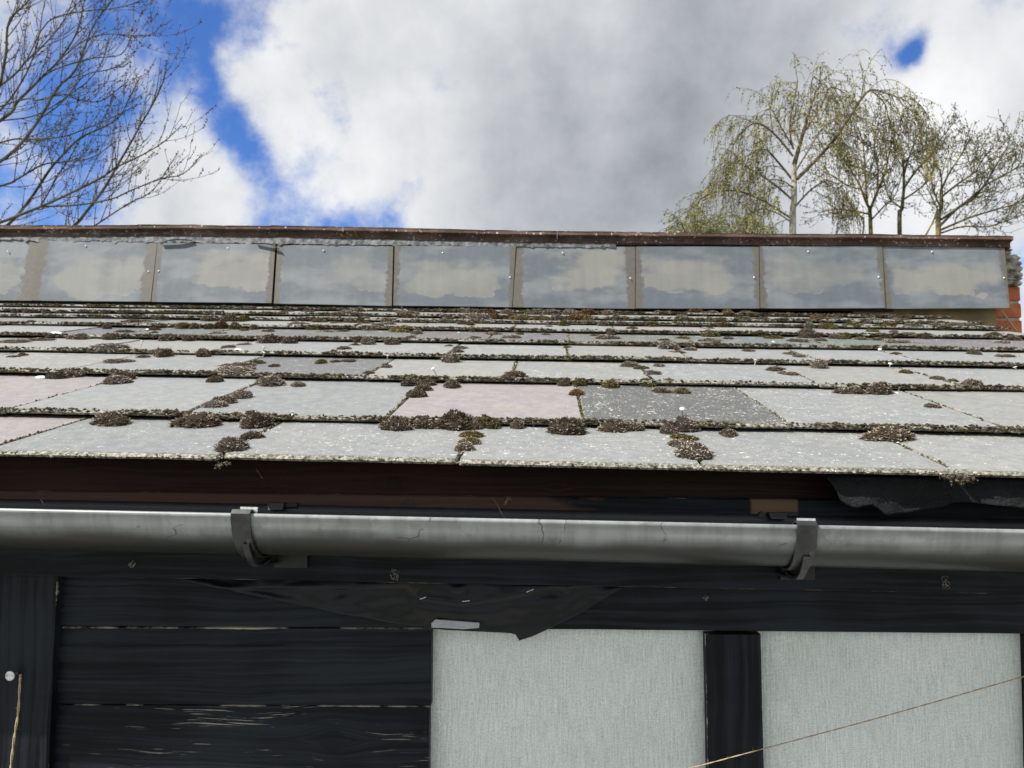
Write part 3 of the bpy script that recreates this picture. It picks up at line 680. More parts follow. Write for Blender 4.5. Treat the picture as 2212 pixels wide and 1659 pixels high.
def fascia_paint(nt, co, c, grain):
    x, y, z = nt.sep(co)[:3]
    n = nt.noise(nt.mapping(co, (9, 5, 40)), 1.0, 5, 0.65)
    br = nt.math('MULTIPLY', nt.step(nt.math('MULTIPLY_ADD', nt.math('SUBTRACT', n, 0.5), 0.55, x), 0.10, -0.02),
                 nt.step(nt.math('MULTIPLY_ADD', nt.math('SUBTRACT', n, 0.5), 0.02, z), 1.785, 1.793))
    c = nt.mix(br, c, nt.mix(grain, rgb((0.045, 0.024, 0.019)), rgb((0.10, 0.055, 0.042))))
    px0, px1 = at_y(1618, 1110, YF), at_y(1727, 1110, YF)
    bare = nt.math('MULTIPLY', nt.math('MULTIPLY', nt.step(x, px0.x, px0.x + .006), nt.step(x, px1.x, px1.x - .004)), nt.step(nt.math('MULTIPLY_ADD', n, .006, z), 1.775, 1.780))
    return nt.mix(nt.math('MULTIPLY', bare, 0.9), c, nt.mix(grain, rgb((0.10, 0.062, 0.035)), rgb((0.24, 0.16, 0.10))))
M['fascia'] = mat_wood('fascia_paint', BLK, BLK2, wear=0.5, rough=0.42, extra=fascia_paint, worn=(0.17, 0.125, 0.085))
slab([(-2900, 1039.3), (3560, 1102), (3560, 1051), (-2900, 907.8)], YS, 0.02, 'soffit_board', M['soffit'], wall, wob=.0006)
slab([(-2900, 1189.6), (3560, 1308.7), (3560, 1100), (-2900, 1026.6)], YF, 0.016, 'fascia_board', M['fascia'], wall, nx=64, wob=.0006)
slab([(122, 1352.5), (985, 1357), (985, 1255), (122, 1235)], YB, 0.016, 'weather_board', M['board'], wall, wob=.0007)
slab([(987, 1358), (3560, 1383), (3560, 1268), (987, 1240)], YB - .002, 0.022, 'rail', M['rail'], wall, wob=.0007)
by = [1356, 1523, 1692, 1862, 2034, 2208, 2384, 2562]
bys = [1358, 1527, 1696, 1866, 2038, 2212, 2388, 2566]
for i in range(7):
    slab([(112, by[i + 1] - 1.5), (931 - i * 5 + random.uniform(-2, 2), bys[i + 1] - 1.5), (932 - i * 5, bys[i]), (114, by[i])], YB, 0.016, 'weather_board', M['board_low'] if i >= 1 else M['board'], wall, wob=.0007, lip=.22, topwear=(1.10, 1.02, 1.0)[min(i, 2)])
for i in range(7):                                     # the wall runs on past both edges of the frame
    slab([(-2900, by[i + 1] - 28), (-25, by[i + 1] - 2), (-25, by[i] - 1), (-2900, by[i] - 26)], YB, 0.016, 'weather_board', M['board'], wall, wob=.0007, lip=.22)
    slab([(2326, bys[i + 1] + 10), (3560, bys[i + 1] + 20), (3560, bys[i] + 22), (2326, bys[i] + 12)], YB, 0.016, 'weather_board', M['board'], wall, wob=.0007, lip=.22)
slab([(-2900, 1328), (-25, 1354), (-25, 1232), (-2900, 1180)], YB, 0.016, 'weather_board', M['board'], wall, wob=.0007)
bb = MB(); p = at_y(112, 1350, YB + .018); p2 = at_y(934, 1350, YB + .018)     # bare timber seen in the gap behind the boards
zb = at_y(500, 2600, YB).z
bb.box((p.x, YB + .0165, zb), (p2.x - .004, YB + .022, p.z + .08)); o = bb.build('backing_timber', mat_plain('bare_pine', (0.40, 0.33, 0.24), (0.55, 0.47, 0.36), 40)); o.parent = wall
def vpost(pts, y, th, name, lab=None):
    q = [at_y(px, py, y) for px, py in pts]; zlow = 0.02
    bl = q[0] + (q[0] - q[3]) * ((q[0].z - zlow) / (q[3].z - q[0].z)); br = q[1] + (q[1] - q[2]) * ((q[1].z - zlow) / (q[2].z - q[1].z))
    mb = MB(); rows = []; E = []; n = 40
    for i in range(n + 1):
        f = i / n; L_ = bl.lerp(q[3], f); R_ = br.lerp(q[2], f); wv = .0006 * mnoise.noise(Vector((f * 40, y * 9, 1)))
        row = [Vector((L_.x + wv, y + th, L_.z)), Vector((L_.x + wv, y + .002, L_.z)), Vector((L_.x + .003 + wv, y, L_.z)), Vector((R_.x - .003 - wv, y, R_.z)), Vector((R_.x - wv, y + .002, R_.z)), Vector((R_.x - wv, y + th, R_.z))]
        rows.append(row); E += [0.3, 1, .4, .4, 1, .3]
    mb.quad_grid(rows)
    mb.f.append(tuple(len(mb.v) - 6 + k for k in range(6)))
    mb.at['edge'] = E
    o = mb.build(name, M['post']); o.parent = wall; return o
vpost([(-60, 1659), (103, 1659), (122, 1235), (-45, 1235)], 1.0235, 0.03, 'post')
vpost([(1530, 1659), (1651, 1659), (1644, 1371), (1524, 1371)], 1.0365, 0.03, 'post')
vpost([(2228, 1659), (2348, 1659), (2341, 1371), (2221, 1376)], 1.0365, 0.03, 'post')
for (xa, xb) in ((915, 1545), (1630, 2240)):           # stretched canvas, slightly bellied
    mb = MB(); rows = []; zl = at_y(1200, 2600, YC).z
    for j in range(25):
        row = []
        for i in range(25):
            p = at_y(xa + (xb - xa) * i / 24, 1350, YC); zt = p.z
            z = zl + (zt - zl) * j / 24
            e = min(i, 24 - i) / 24
            y = YC + 0.004 - 0.007 * min(1, e * 6) ** 0.5 + 0.0008 * mnoise.noise(Vector((p.x * 14, z * 9, xa)))
            row.append((p.x, y, z))
        rows.append(row)
    mb.quad_grid(rows); o = mb.build('canvas_panel', M['canvas'], None, True); o.parent = wall
ft = MB(); p = at_y(-2900, 2570, 1.03); p2 = at_y(3560, 2570, 1.03); ft.box((p.x, 1.029, 0.0), (p2.x, 1.084, at_y(1100, 2520, 1.03).z)); o = ft.build('plinth', M['board']); o.parent = wall
# screw heads, clout in the boards
for (x, y, yy) in ((1565, 1560, YB), (1566, 1528, YB)): pass

# ---------------------------------------------------------------- rain gutter
YL = 0.896
gl, gr = at_y(-2900, 1041.7, YL), at_y(3580, 1176.7, YL)
gutter = empty('rain_gutter', (0.1, 0.93, gl.z), label='weathered black plastic half-round rain gutter below the slates', category='gutter')
bpy.context.view_layer.update()
def ginv(o, par=None):
    o.parent = par or gutter; o.matrix_parent_inverse = o.parent.matrix_world.inverted(); return o
GR, GD = 0.0555, 0.0525
def gprof(w, off):                                     # w: 0 front lip .. pi back; off outward
    return (YL + GR - (GR + off) * math.cos(w), -(GD + off) * math.sin(w))
def gpt(x, y, z):
    f = (x - gl.x) / (gr.x - gl.x); return Vector((x, y, gl.z + (gr.z - gl.z) * f + z))
sec = [(YL + 0.0045, -0.002), (YL + 0.0045, 0.0008), (YL + 0.002, 0.0022), (YL - 0.0012, 0.0016), (YL - 0.0016, -0.002), (YL - 0.0002, -0.004)]
sec += [gprof(math.pi * i / 26, 0.0) for i in range(2, 26)] + [(YL + 2 * GR, 0.0), (YL + 2 * GR, 0.004), (YL + 2 * GR - .002, 0.004)]
sec += [gprof(math.pi * i / 26, -0.002) for i in range(25, 1, -1)]
mb = MB(); NXG = 36
mb.quad_grid([[gpt(gl.x + (gr.x - gl.x) * i / NXG, y, z) for (y, z) in sec + sec[:1]] for i in range(NXG + 1)])
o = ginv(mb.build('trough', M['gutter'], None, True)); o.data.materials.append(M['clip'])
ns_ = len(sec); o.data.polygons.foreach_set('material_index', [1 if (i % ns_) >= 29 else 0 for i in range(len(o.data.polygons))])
for xe in (gl.x, gr.x):
    mb = MB(); ring = [gprof(math.pi * i / 20, 0.003) for i in range(21)]
    for dx in (-.0015, .0015): mb.v += [tuple(gpt(xe + dx, *p)) for p in ring]
    mb.f = [tuple(range(21)), tuple(reversed(range(21, 42)))] + [(i, 21 + i, 22 + i, i + 1) for i in range(20)]
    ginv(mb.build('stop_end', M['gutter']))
def strap(xc, wid, prof, th, name, par, mat='bracket', skew=0.0):
    mb = MB(); n = len(prof); rows = [[], [], [], []]
    for i, (y, z) in enumerate(prof):
        p0 = prof[max(i - 1, 0)]; p1 = prof[min(i + 1, n - 1)]; t = Vector((p1[0] - p0[0], p1[1] - p0[1])).normalized(); nn = Vector((t.y, -t.x))
        w = wid[i] if hasattr(wid, '__len__') else wid; xx = xc + skew * i / n
        a = (y - nn.x * 0, z - nn.y * 0); b = (y - nn.x * th, z - nn.y * th)
        rows[0].append(gpt(xx - w / 2, *a)); rows[1].append(gpt(xx - w / 2, *b)); rows[2].append(gpt(xx + w / 2, *b)); rows[3].append(gpt(xx + w / 2, *a))
    rows.append(rows[0]); mb.quad_grid(rows)
    for e in (0, n - 1): mb.f.append(tuple(r * n + e for r in range(4)))
    o = mb.build(name, M[mat], None, False); return ginv(o, par)
for bi, (bx, sk) in enumerate(((522, 0.0), (1741, 0.0))):
    xc = at_y(bx, 1140, YL).x
    br = ginv(empty('bracket', (xc, 0.95, gl.z)))
    bpy.context.view_layer.update()
    outer = [(YL + 0.010, 0.0020), (YL + 0.005, 0.0045), (YL - 0.001, 0.0048), (YL - 0.0035, 0.002), (YL - 0.003, -0.006)] + [gprof(math.pi * i / 30, 0.0022) for i in range(3, 27)]
    outer = [(y, z) for y, z in reversed(outer)]
    strap(xc, 0.0225, outer, 0.0022, 'strap', br)
    hook = [(YL + 0.011, -0.004), (YL + 0.0115, 0.003), (YL + 0.0125, 0.0085)]
    strap(xc + 0.004, 0.021, hook, 0.0018, 'hook', br, 'galv')
    rib = [gprof(math.pi * i / 30, 0.0045 + 0.0075 * min(1, max(0, (i - 6) / 6.0))) for i in range(6, 20)] + [(0.969, -0.0670), (0.989, -0.0685), (1.008, -0.070)]
    rib = [(y, z) for y, z in reversed(rib)]
    strap(xc + (0.0035 if bi == 0 else 0.002), 0.0075, rib, 0.003, 'support_rib', br)
    web = MB(); W_ = [gprof(math.pi * i / 30, 0.003) for i in range(8, 26)]; W2 = [gprof(math.pi * i / 30, 0.0045 + 0.0075 * min(1, max(0, (i - 6) / 6.0))) for i in range(8, 20)] + [(0.969, -0.0670), (0.977, -0.0676), (0.984, -0.0681), (0.992, -0.0688), (1.000, -0.0694), (1.008, -0.070)]
    web.quad_grid([[gpt(xc + 0.0035, *p) for p in W_], [gpt(xc + 0.0035, *p) for p in W2]])
    ginv(web.build('web_plate', M['bracket']), br)
    sc_ = MB(); sp = gprof(math.pi * 5.2 / 30, 0.0048)
    for r_, d_ in ((0, .0012), (.0030, .001), (.0042, 0), (.0042, -.002)):
        sc_.v += [tuple(gpt(xc + 0.008 + r_ * math.cos(2 * math.pi * i / 9), sp[0] - d_, sp[1] + r_ * math.sin(2 * math.pi * i / 9))) for i in range(9)]
    for i in range(3):
        for j in range(9): sc_.f.append((i * 9 + j, (i + 1) * 9 + j, (i + 1) * 9 + (j + 1) % 9, i * 9 + (j + 1) % 9))
    ginv(sc_.build('screw', M['bracket'], None, True), br)
    bp = MB(); bp.box(gpt(xc + 0.002, 1.0035, -0.078), gpt(xc + 0.045, 1.0095, -0.030)); ginv(bp.build('back_plate', M['clip']), br)
for cx0, cx1, cy0, cy1 in ((577, 612, 1101, 1087), (1662, 1700, 1121, 1108)):
    a, b = at_y(cx0, cy0, 0.996), at_y(cx1, cy1, 0.996)
    mb = MB(); mb.hexa([(a.x + .002, .994, a.z), (b.x, .994, a.z), (b.x, 1.009, a.z), (a.x, 1.009, a.z), (a.x, .998, b.z), (b.x, .998, b.z), (b.x, 1.009, b.z), (a.x, 1.009, b.z)])
    mb.box((b.x + .0005, 1.002, a.z + .003), (b.x + .016, 1.009, a.z + .008))
    ginv(mb.build('retaining_clip', M['clip']))
a = at_y(1645, 1113, 1.008); mb = MB(); mb.tube([a, a + Vector((0, -.004, 0))], [.005, .0045], 10); ginv(mb.build('clip_screw', M['bracket']))
hk = at_y(882, 1092, YF - .0012); kh = MB(); kh.tube([hk + Vector((0, .001, 0)), hk + Vector((0, -.0002, 0))], [.0085, .0085], 12); o = kh.build('drilled_hole', M['deck']); o.parent = wall

# ---------------------------------------------------------------- hanging sheets
def sheet(top, bot, y, name, mat, nx, ny, disp, th=0.0008):
    def interp(pl, f):
        x = pl[0][0] + (pl[-1][0] - pl[0][0]) * f
        for i in range(len(pl) - 1):
            if pl[i][0] <= x <= pl[i + 1][0]:
                t = (x - pl[i][0]) / max(1e-6, pl[i + 1][0] - pl[i][0]); return x, pl[i][1] + (pl[i + 1][1] - pl[i][1]) * t
        return pl[-1]
    rows = []
    for j in range(ny + 1):
        row = []
        for i in range(nx + 1):
            xt, yt = interp(top, i / nx); xb, yb = interp(bot, i / nx); t = j / ny
            px, py = xt + (xb - xt) * t, yt + (yb - yt) * t
            p = at_y(px, py, y); p.y -= disp(px, py, t); row.append(p)
        rows.append(row)
    mb = MB(); mb.quad_grid(list(reversed(rows))); o = mb.build(name, mat, None, True)
    sm = o.modifiers.new('thickness', 'SOLIDIFY'); sm.thickness = th; sm.offset = 0
    return o
crease = [(768 + X * .2976, 1250.8 + Y * .2976) for X, Y in ((0, 60), (380, 40), (480, 140), (790, 182), (1100, 132), (1420, 62), (1900, 20))]
def tarp_disp(px, py, t):
    cy = crease[0][1]
    for i in range(len(crease) - 1):
        if crease[i][0] <= px <= crease[i + 1][0]: cy = crease[i][1] + (crease[i + 1][1] - crease[i][1]) * (px - crease[i][0]) / (crease[i + 1][0] - crease[i][0])
    d = 0.0065 / (1 + math.exp(max(-40, min(40, (py - cy) / 1.6)))) * math.exp(-max(0, cy - py) / 16.0) + 0.002 * math.exp(-((py - cy - 22) / 16.0) ** 2)
    d += 0.004 * math.exp(-(((px - 990) / 16) ** 2 + ((py - 1270) / 9) ** 2)) + 0.005 * math.exp(-(((px - 1225) / 12) ** 2 + ((py - 1272) / 10) ** 2))
    d += 0.006 * math.exp(-(((px - 760 + (py - 1290) * .8) / 60) ** 2)) * t + 0.0025 * mnoise.noise(Vector((px * .012, py * .03, 2))) + 0.0010 * mnoise.noise(Vector((px * .05, py * .07, 4)))
    d += 0.0035 * math.exp(-((py - 1262 - (px - 470) * .22) / 7.0) ** 2) * max(0, min(1, (760 - px) / 200)) + 0.0022 * abs(math.sin((px * .9 + py * 1.6) * .022)) * t
    if px > 1120: d += 0.006 * t * max(0, 1 - abs(px - 1190) / 120)
    return d + 0.003
tarp = sheet([(400, 1243), (900, 1254), (1346, 1264)], [(400, 1250), (560, 1285), (700, 1313), (850, 1345), (935, 1357), (1035, 1362), (1112, 1367), (1116, 1371), (1121, 1381), (1150, 1371), (1185, 1355), (1260, 1318), (1310, 1287), (1346, 1266)],
             1.0305, 'polythene_sheet', M['tarp'], 110, 22, tarp_disp)
tarp['label'] = 'black polythene sheet sagging below the fascia above the canvas'; tarp['category'] = 'plastic sheet'
for X, Y, X2, Y2 in ((468, 146, 510, 131), (775, 163, 828, 157), (1242, 95, 1290, 74)):
    mb = MB(); a = at_y(768 + X * .2976, 1250.8 + Y * .2976, 1.0165); b = at_y(768 + X2 * .2976, 1250.8 + Y2 * .2976, 1.0165)
    mb.tube([a + Vector((0, .006, 0)), a, b, b + Vector((0, .006, 0))], .0005, 5); o = mb.build('staple', M['galv']); o.parent = tarp
tp = sheet([(932, 1346), (941, 1337), (948, 1338), (1000, 1342), (1036, 1345)], [(932, 1355.5), (941, 1356), (950, 1356), (1000, 1359), (1035, 1356.5)], 1.0235, 'silver_tape', M['tape'], 30, 6,
           lambda px, py, t: 0.0012 * math.exp(-((px - 950 + t * 4) / 3) ** 2) + 0.0006 * mnoise.noise(Vector((px * .06, py * .2, 1))), 0.0005)
tp['label'] = 'strip of silver tape on the lower edge of the polythene sheet'; tp['category'] = 'tape'
felt_bot = [(1782, 1031), (1790, 1042), (1797, 1052), (1803, 1064), (1810, 1082), (1825, 1091), (1842, 1096), (1862, 1092), (1878, 1090), (1895, 1099), (1906, 1110), (1915, 1114), (1940, 1111), (1990, 1103), (2028, 1099), (2046, 1090), (2065, 1085), (2100, 1086), (2140, 1091), (2212, 1098), (2330, 1102)]
def rag(px, py, t): return 0.006 * math.sin(px * .018) * t + 0.005 * t + 0.003 * mnoise.noise(Vector((px * .03, py * .05, 9)))
fe = sheet([(1782, 1027), (2330, 1040)], [(x, y + random.uniform(-.8, .8)) for x, y in felt_bot], 0.978, 'roofing_felt', M['felt'], 120, 14, rag, 0.002)
fe['label'] = 'torn black roofing felt hanging under the slates at the right'; fe['category'] = 'roofing felt'

# ---------------------------------------------------------------- nail and twine
nz = at_y(35, 1454, 1.0225)
nl = MB()
for r_, d_ in ((0, .0135), (.0058, .0132), (.0066, .0122), (.0066, .0112), (.0018, .0108), (.0018, -.004)):
    nl.v += [(nz.x + r_ * math.cos(2 * math.pi * i / 16), nz.y - d_, nz.z + r_ * math.sin(2 * math.pi * i / 16)) for i in range(16)]
for i in range(5):
    for j in range(16): nl.f.append((i * 16 + j, (i + 1) * 16 + j, (i + 1) * 16 + (j + 1) % 16, i * 16 + (j + 1) % 16))
nl.build('clout_nail', M['galv'], None, True, label='shiny galvanised nail driven into the left black post', category='nail')
def twine(path, r, name, label, hair=1.0):
    root = empty(name, path[-1], label=label, category='twine'); bpy.context.view_layer.update()
    P = smooth_path(path, 10); P2 = []
    for i in range(len(P) - 1):
        m = max(1, int((P[i + 1] - P[i]).length / 0.003))
        P2 += [P[i].lerp(P[i + 1], j / m) for j in range(m)]
    mb = MB()
    for ph in (0, math.pi):
        mb.tube([p + Vector((math.cos(i * .55 + ph) * .55, math.sin(i * .55 + ph) * .55, .25 * math.sin(i * .55 + ph))) * r for i, p in enumerate(P2)], r * .68, 5)
    o = mb.build('strand', M['twine'], None, True); o.parent = root; o.matrix_parent_inverse = root.matrix_world.inverted()
    fb = MB()
    for p in P2:
        if random.random() < 0.55 * hair:
            d = Vector((random.uniform(-1, 1), random.uniform(-1, 1), random.uniform(-1, 1))).normalized() * random.uniform(.002, .006)
            fb.tube([p, p + d * .6 + Vector((0, 0, .0006)), p + d], [.00018, .00014, .00008], 3, False)
    o = fb.build('loose_fibre', M['twine'], kind='stuff'); o.parent = root; o.matrix_parent_inverse = root.matrix_world.inverted()
yt = 1.016
twine([at_y(44, 1457, yt), at_y(43, 1475, yt - .001), at_y(39, 1540, yt - .004), at_y(30, 1600, yt - .006), at_y(22, 1665, yt - .008), at_y(5, 1790, yt - .012), at_y(-8, 1900, yt - .015)], 0.0014, 'garden_twine', 'jute twine hanging from the nail on the left post')
twine([at_y(1250, 1716, .989), at_y(1420, 1676, .999), at_y(1530, 1649, 1.009), at_y(1650, 1617, 1.020), at_y(1900, 1550, 1.028), at_y(2212, 1461, 1.033), at_y(2300, 1435, 1.0335)], 0.00072, 'garden_twine', 'thin jute twine stretched diagonally across the right canvas panel', 0.4)

# cobweb wisps under the gutter
cw = MB()
for (x, y, yy, s) in ((285, 2222 / 1.8228 + 2, YF - .003, 12), (853, 1243, YF - .004, 14), (690, 1185, 0.955, 12), (2040, 1260, YF - .003, 16), (1525, 1292, YB - .004, 8), (1093, 1080, YF - .002, 12)):
    for k in range(5):
        c = at_y(x + random.uniform(-s, s) * .4, y + random.uniform(-s, s) * .4, yy); e = s * .0004
        pts = [c + Vector((random.uniform(-e, e), random.uniform(-.001, .001), random.uniform(-e, e))) for _ in range(4)]
        cw.tube(smooth_path(pts, 4), .00012, 3, False)
cw.build('cobweb_wisps', M['cobweb'], kind='stuff', label='loose cobweb and straw wisps caught under the gutter')

# ---------------------------------------------------------------- moss
def cushion_mesh(seed):
    rr = random.Random(seed); mb = MB(); T = []; Rn = []
    lobes = [(0, 0, 0.74, 1.0)]
    for _ in range(rr.randint(3, 6)):
        a = rr.uniform(0, 6.28); q = rr.uniform(.35, .72); lobes.append((q * math.cos(a), q * math.sin(a) * .8, rr.uniform(.26, .5), rr.uniform(.45, .9)))
    for (lx, ly, lr, lz) in lobes:
        def surf(d):
            k = lr * (1 + 0.22 * mnoise.noise(Vector((d.x * 1.7 + lx * 5, d.y * 1.7, d.z * 1.7 + seed))) + 0.17 * mnoise.noise(Vector((d.x * 4 + lx * 9, d.y * 4, d.z * 4 + seed))))
            return Vector((lx + d.x * k, ly + d.y * k, max(-0.15, d.z * k / lr * lz)))
        rows = []
        for i in range(6):
            th = math.pi / 2 * (i / 5) * 1.08
            rows.append([surf(Vector((math.sin(th) * math.cos(w), math.sin(th) * math.sin(w), math.cos(th)))) for w in [2 * math.pi * j / 12 for j in range(13)]])
        n0 = len(mb.v); mb.quad_grid(rows); T += [0.0] * (len(mb.v) - n0); Rn += [0.15] * (len(mb.v) - n0)
        for _ in range(int(640 * lr * lr * 1.15)):
            u = rr.uniform(-0.1, 1); w = rr.uniform(0, 2 * math.pi); s_ = math.sqrt(max(0, 1 - u * u))
            d = Vector((s_ * math.cos(w), s_ * math.sin(w), u)); p = surf(d)
            ax = (d + Vector((rr.gauss(0, .4), rr.gauss(0, .4), rr.gauss(0, .3) + .15))).normalized()
            L = rr.uniform(.07, .15) * (2.0 if rr.random() < .015 else 1); r = rr.uniform(.034, .060); q = ax.orthogonal().normalized(); q2 = ax.cross(q); b = len(mb.v); rv = rr.random()
            for k in range(3):
                a = 2 * math.pi * k / 3 + rv * 6
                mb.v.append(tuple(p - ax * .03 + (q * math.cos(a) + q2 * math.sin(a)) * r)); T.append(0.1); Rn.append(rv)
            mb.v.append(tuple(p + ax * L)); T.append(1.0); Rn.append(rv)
            for k in range(3): mb.f.append((b + k, b + (k + 1) % 3, b + 3))
    mb.at['tip'] = T; mb.at['rnd'] = Rn
    me = mb.mesh('moss_cushion'); me.materials.append(M['moss']); return me
CUSH = [cushion_mesh(s) for s in range(14)]
# surveyed cushions: x, base y, width, height, colour code (b brown, g green, r rust, p pale)
moss = [(225, 907, 84, 30, 'b'), (418, 910, 100, 34, 'b'), (545, 912, 76, 42, 'b'), (848, 919, 72, 32, 'b'), (912, 914, 52, 22, 'b'), (985, 915, 84, 42, 'b'), (1050, 912, 56, 32, 'g'), (1030, 914, 40, 24, 'b'), (1117, 915, 28, 18, 'b'),
        (1226, 930, 86, 42, 'b'), (1330, 921, 80, 26, 'b'), (1375, 919, 40, 16, 'b'), (1480, 918, 64, 34, 'p'), (1446, 926, 40, 22, 'b'), (1580, 930, 36, 12, 'b'), (1935, 941, 92, 32, 'b'), (1910, 938, 60, 18, 'b'),
        (490, 975, 76, 44, 'p'), (538, 942, 46, 24, 'b'), (1018, 938, 58, 22, 'g'), (1013, 955, 52, 24, 'g'), (1003, 973, 46, 30, 'p'), (1500, 990, 84, 48, 'p'), (1478, 962, 60, 30, 'b'), (1478, 942, 56, 24, 'g'),
        (240, 822, 74, 26, 'p'), (255, 812, 56, 26, 'b'), (578, 824, 62, 26, 'p'), (895, 852, 42, 24, 'b'), (911, 836, 36, 20, 'b'), (975, 828, 46, 12, 'b'), (1247, 846, 38, 20, 'r'), (455, 878, 64, 20, 'p'), (482, 868, 54, 22, 'b'), (516, 855, 48, 24, 'p'),
        (1431, 840, 50, 18, 'b'), (1475, 842, 36, 18, 'g'), (1908, 842, 62, 28, 'b'), (1850, 842, 64, 14, 'b'), (2020, 876, 36, 16, 'b'), (2065, 824, 18, 10, 'b'), (2107, 833, 46, 20, 'p'), (1320, 828, 46, 20, 'g'), (640, 826, 32, 12, 'b')]
ZA = [(820, 385, 300, 65, 'p'), (60, 335, 240, 40, 'b'), (290, 310, 220, 40, 'b'), (150, 425, 70, 45, 'b'), (70, 440, 100, 25, 'b'), (870, 495, 240, 58, 'p'), (520, 575, 170, 70, 'p'), (430, 590, 150, 55, 'b'), (1110, 440, 110, 45, 'b'), (1265, 430, 170, 65, 'b'), (1585, 430, 100, 60, 'b'),
      (1800, 375, 120, 40, 'p'), (1920, 345, 110, 30, 'p'), (2110, 325, 220, 60, 'b'), (1810, 580, 340, 55, 'p'), (1850, 525, 300, 50, 'p'), (2020, 490, 140, 45, 'g'), (2150, 522, 60, 25, 'b'), (1680, 622, 150, 30, 'b'),
      (1010, 180, 190, 40, 'b'), (1110, 168, 150, 30, 'b'), (1260, 142, 120, 30, 'b'), (1640, 152, 160, 40, 'b'), (1800, 152, 150, 45, 'b'), (1920, 152, 110, 35, 'g'), (830, 210, 80, 28, 'b'), (960, 250, 170, 30, 'p'), (1200, 230, 110, 40, 'r'), (1205, 265, 70, 22, 'b'),
      (1430, 212, 130, 40, 'g'), (1520, 213, 120, 35, 'b'), (1650, 215, 80, 30, 'g'), (1740, 210, 110, 50, 'r'), (1850, 215, 100, 40, 'g'), (1700, 268, 160, 40, 'p'), (2000, 217, 50, 30, 'b'), (2120, 242, 110, 40, 'b'), (1920, 230, 80, 35, 'g'), (850, 293, 190, 30, 'b'), (600, 292, 160, 24, 'b'), (1300, 300, 150, 34, 'b'), (1480, 300, 110, 26, 'b'),
      (470, 92, 90, 22, 'b'), (350, 92, 60, 18, 'b'), (200, 90, 80, 20, 'b'), (100, 90, 40, 18, 'b'), (810, 97, 90, 18, 'b'), (970, 97, 90, 20, 'b'), (950, 56, 40, 18, 'g'), (1250, 57, 35, 18, 'g'), (230, 180, 60, 12, 'b')]
ZB = [(720, 108, 190, 30, 'p'), (1200, 108, 200, 40, 'b'), (860, 147, 100, 30, 'p'), (870, 178, 110, 30, 'b'), (820, 200, 60, 25, 'b'), (760, 168, 120, 30, 'b'), (640, 172, 130, 24, 'b'), (510, 166, 120, 20, 'g'), (350, 160, 70, 20, 'b'), (330, 192, 220, 25, 'p'), (1060, 190, 130, 40, 'p'), (970, 215, 110, 40, 'p'), (1060, 158, 100, 20, 'b'),
      (1170, 242, 230, 40, 'g'), (1290, 262, 100, 55, 'p'), (1240, 308, 90, 40, 'p'), (890, 338, 130, 55, 'p'), (820, 312, 110, 30, 'b'), (1080, 337, 130, 42, 'b'), (700, 238, 90, 35, 'b'), (585, 242, 110, 35, 'p'), (270, 327, 130, 50, 'b'), (1740, 312, 120, 40, 'p'), (2040, 303, 160, 50, 'p'), (1890, 262, 180, 40, 'b'), (2110, 262, 60, 35, 'g'),
      (1635, 372, 130, 40, 'p'), (1610, 415, 110, 50, 'p'), (1550, 465, 140, 72, 'p'), (1540, 352, 60, 25, 'b'), (795, 347, 70, 28, 'b'), (700, 392, 130, 45, 'b'), (620, 417, 60, 25, 'b'), (520, 484, 130, 50, 'g'), (630, 472, 80, 30, 'b'), (740, 467, 110, 25, 'b'), (1035, 522, 100, 45, 'p'), (900, 587, 70, 30, 'b'), (2065, 617, 200, 75, 'b'), (1215, 645, 130, 65, 'b'), (1350, 645, 130, 50, 'b'),
      (1640, 184, 80, 30, 'b'), (1715, 195, 80, 45, 'r'), (1540, 138, 90, 20, 'b'), (1760, 142, 220, 40, 'p'), (2120, 143, 180, 35, 'g'), (1720, 96, 120, 28, 'b'), (1860, 98, 130, 30, 'r'), (2000, 98, 120, 28, 'b'), (250, 86, 120, 20, 'b'), (420, 86, 130, 20, 'b'), (330, 645, 110, 44, 'b')]
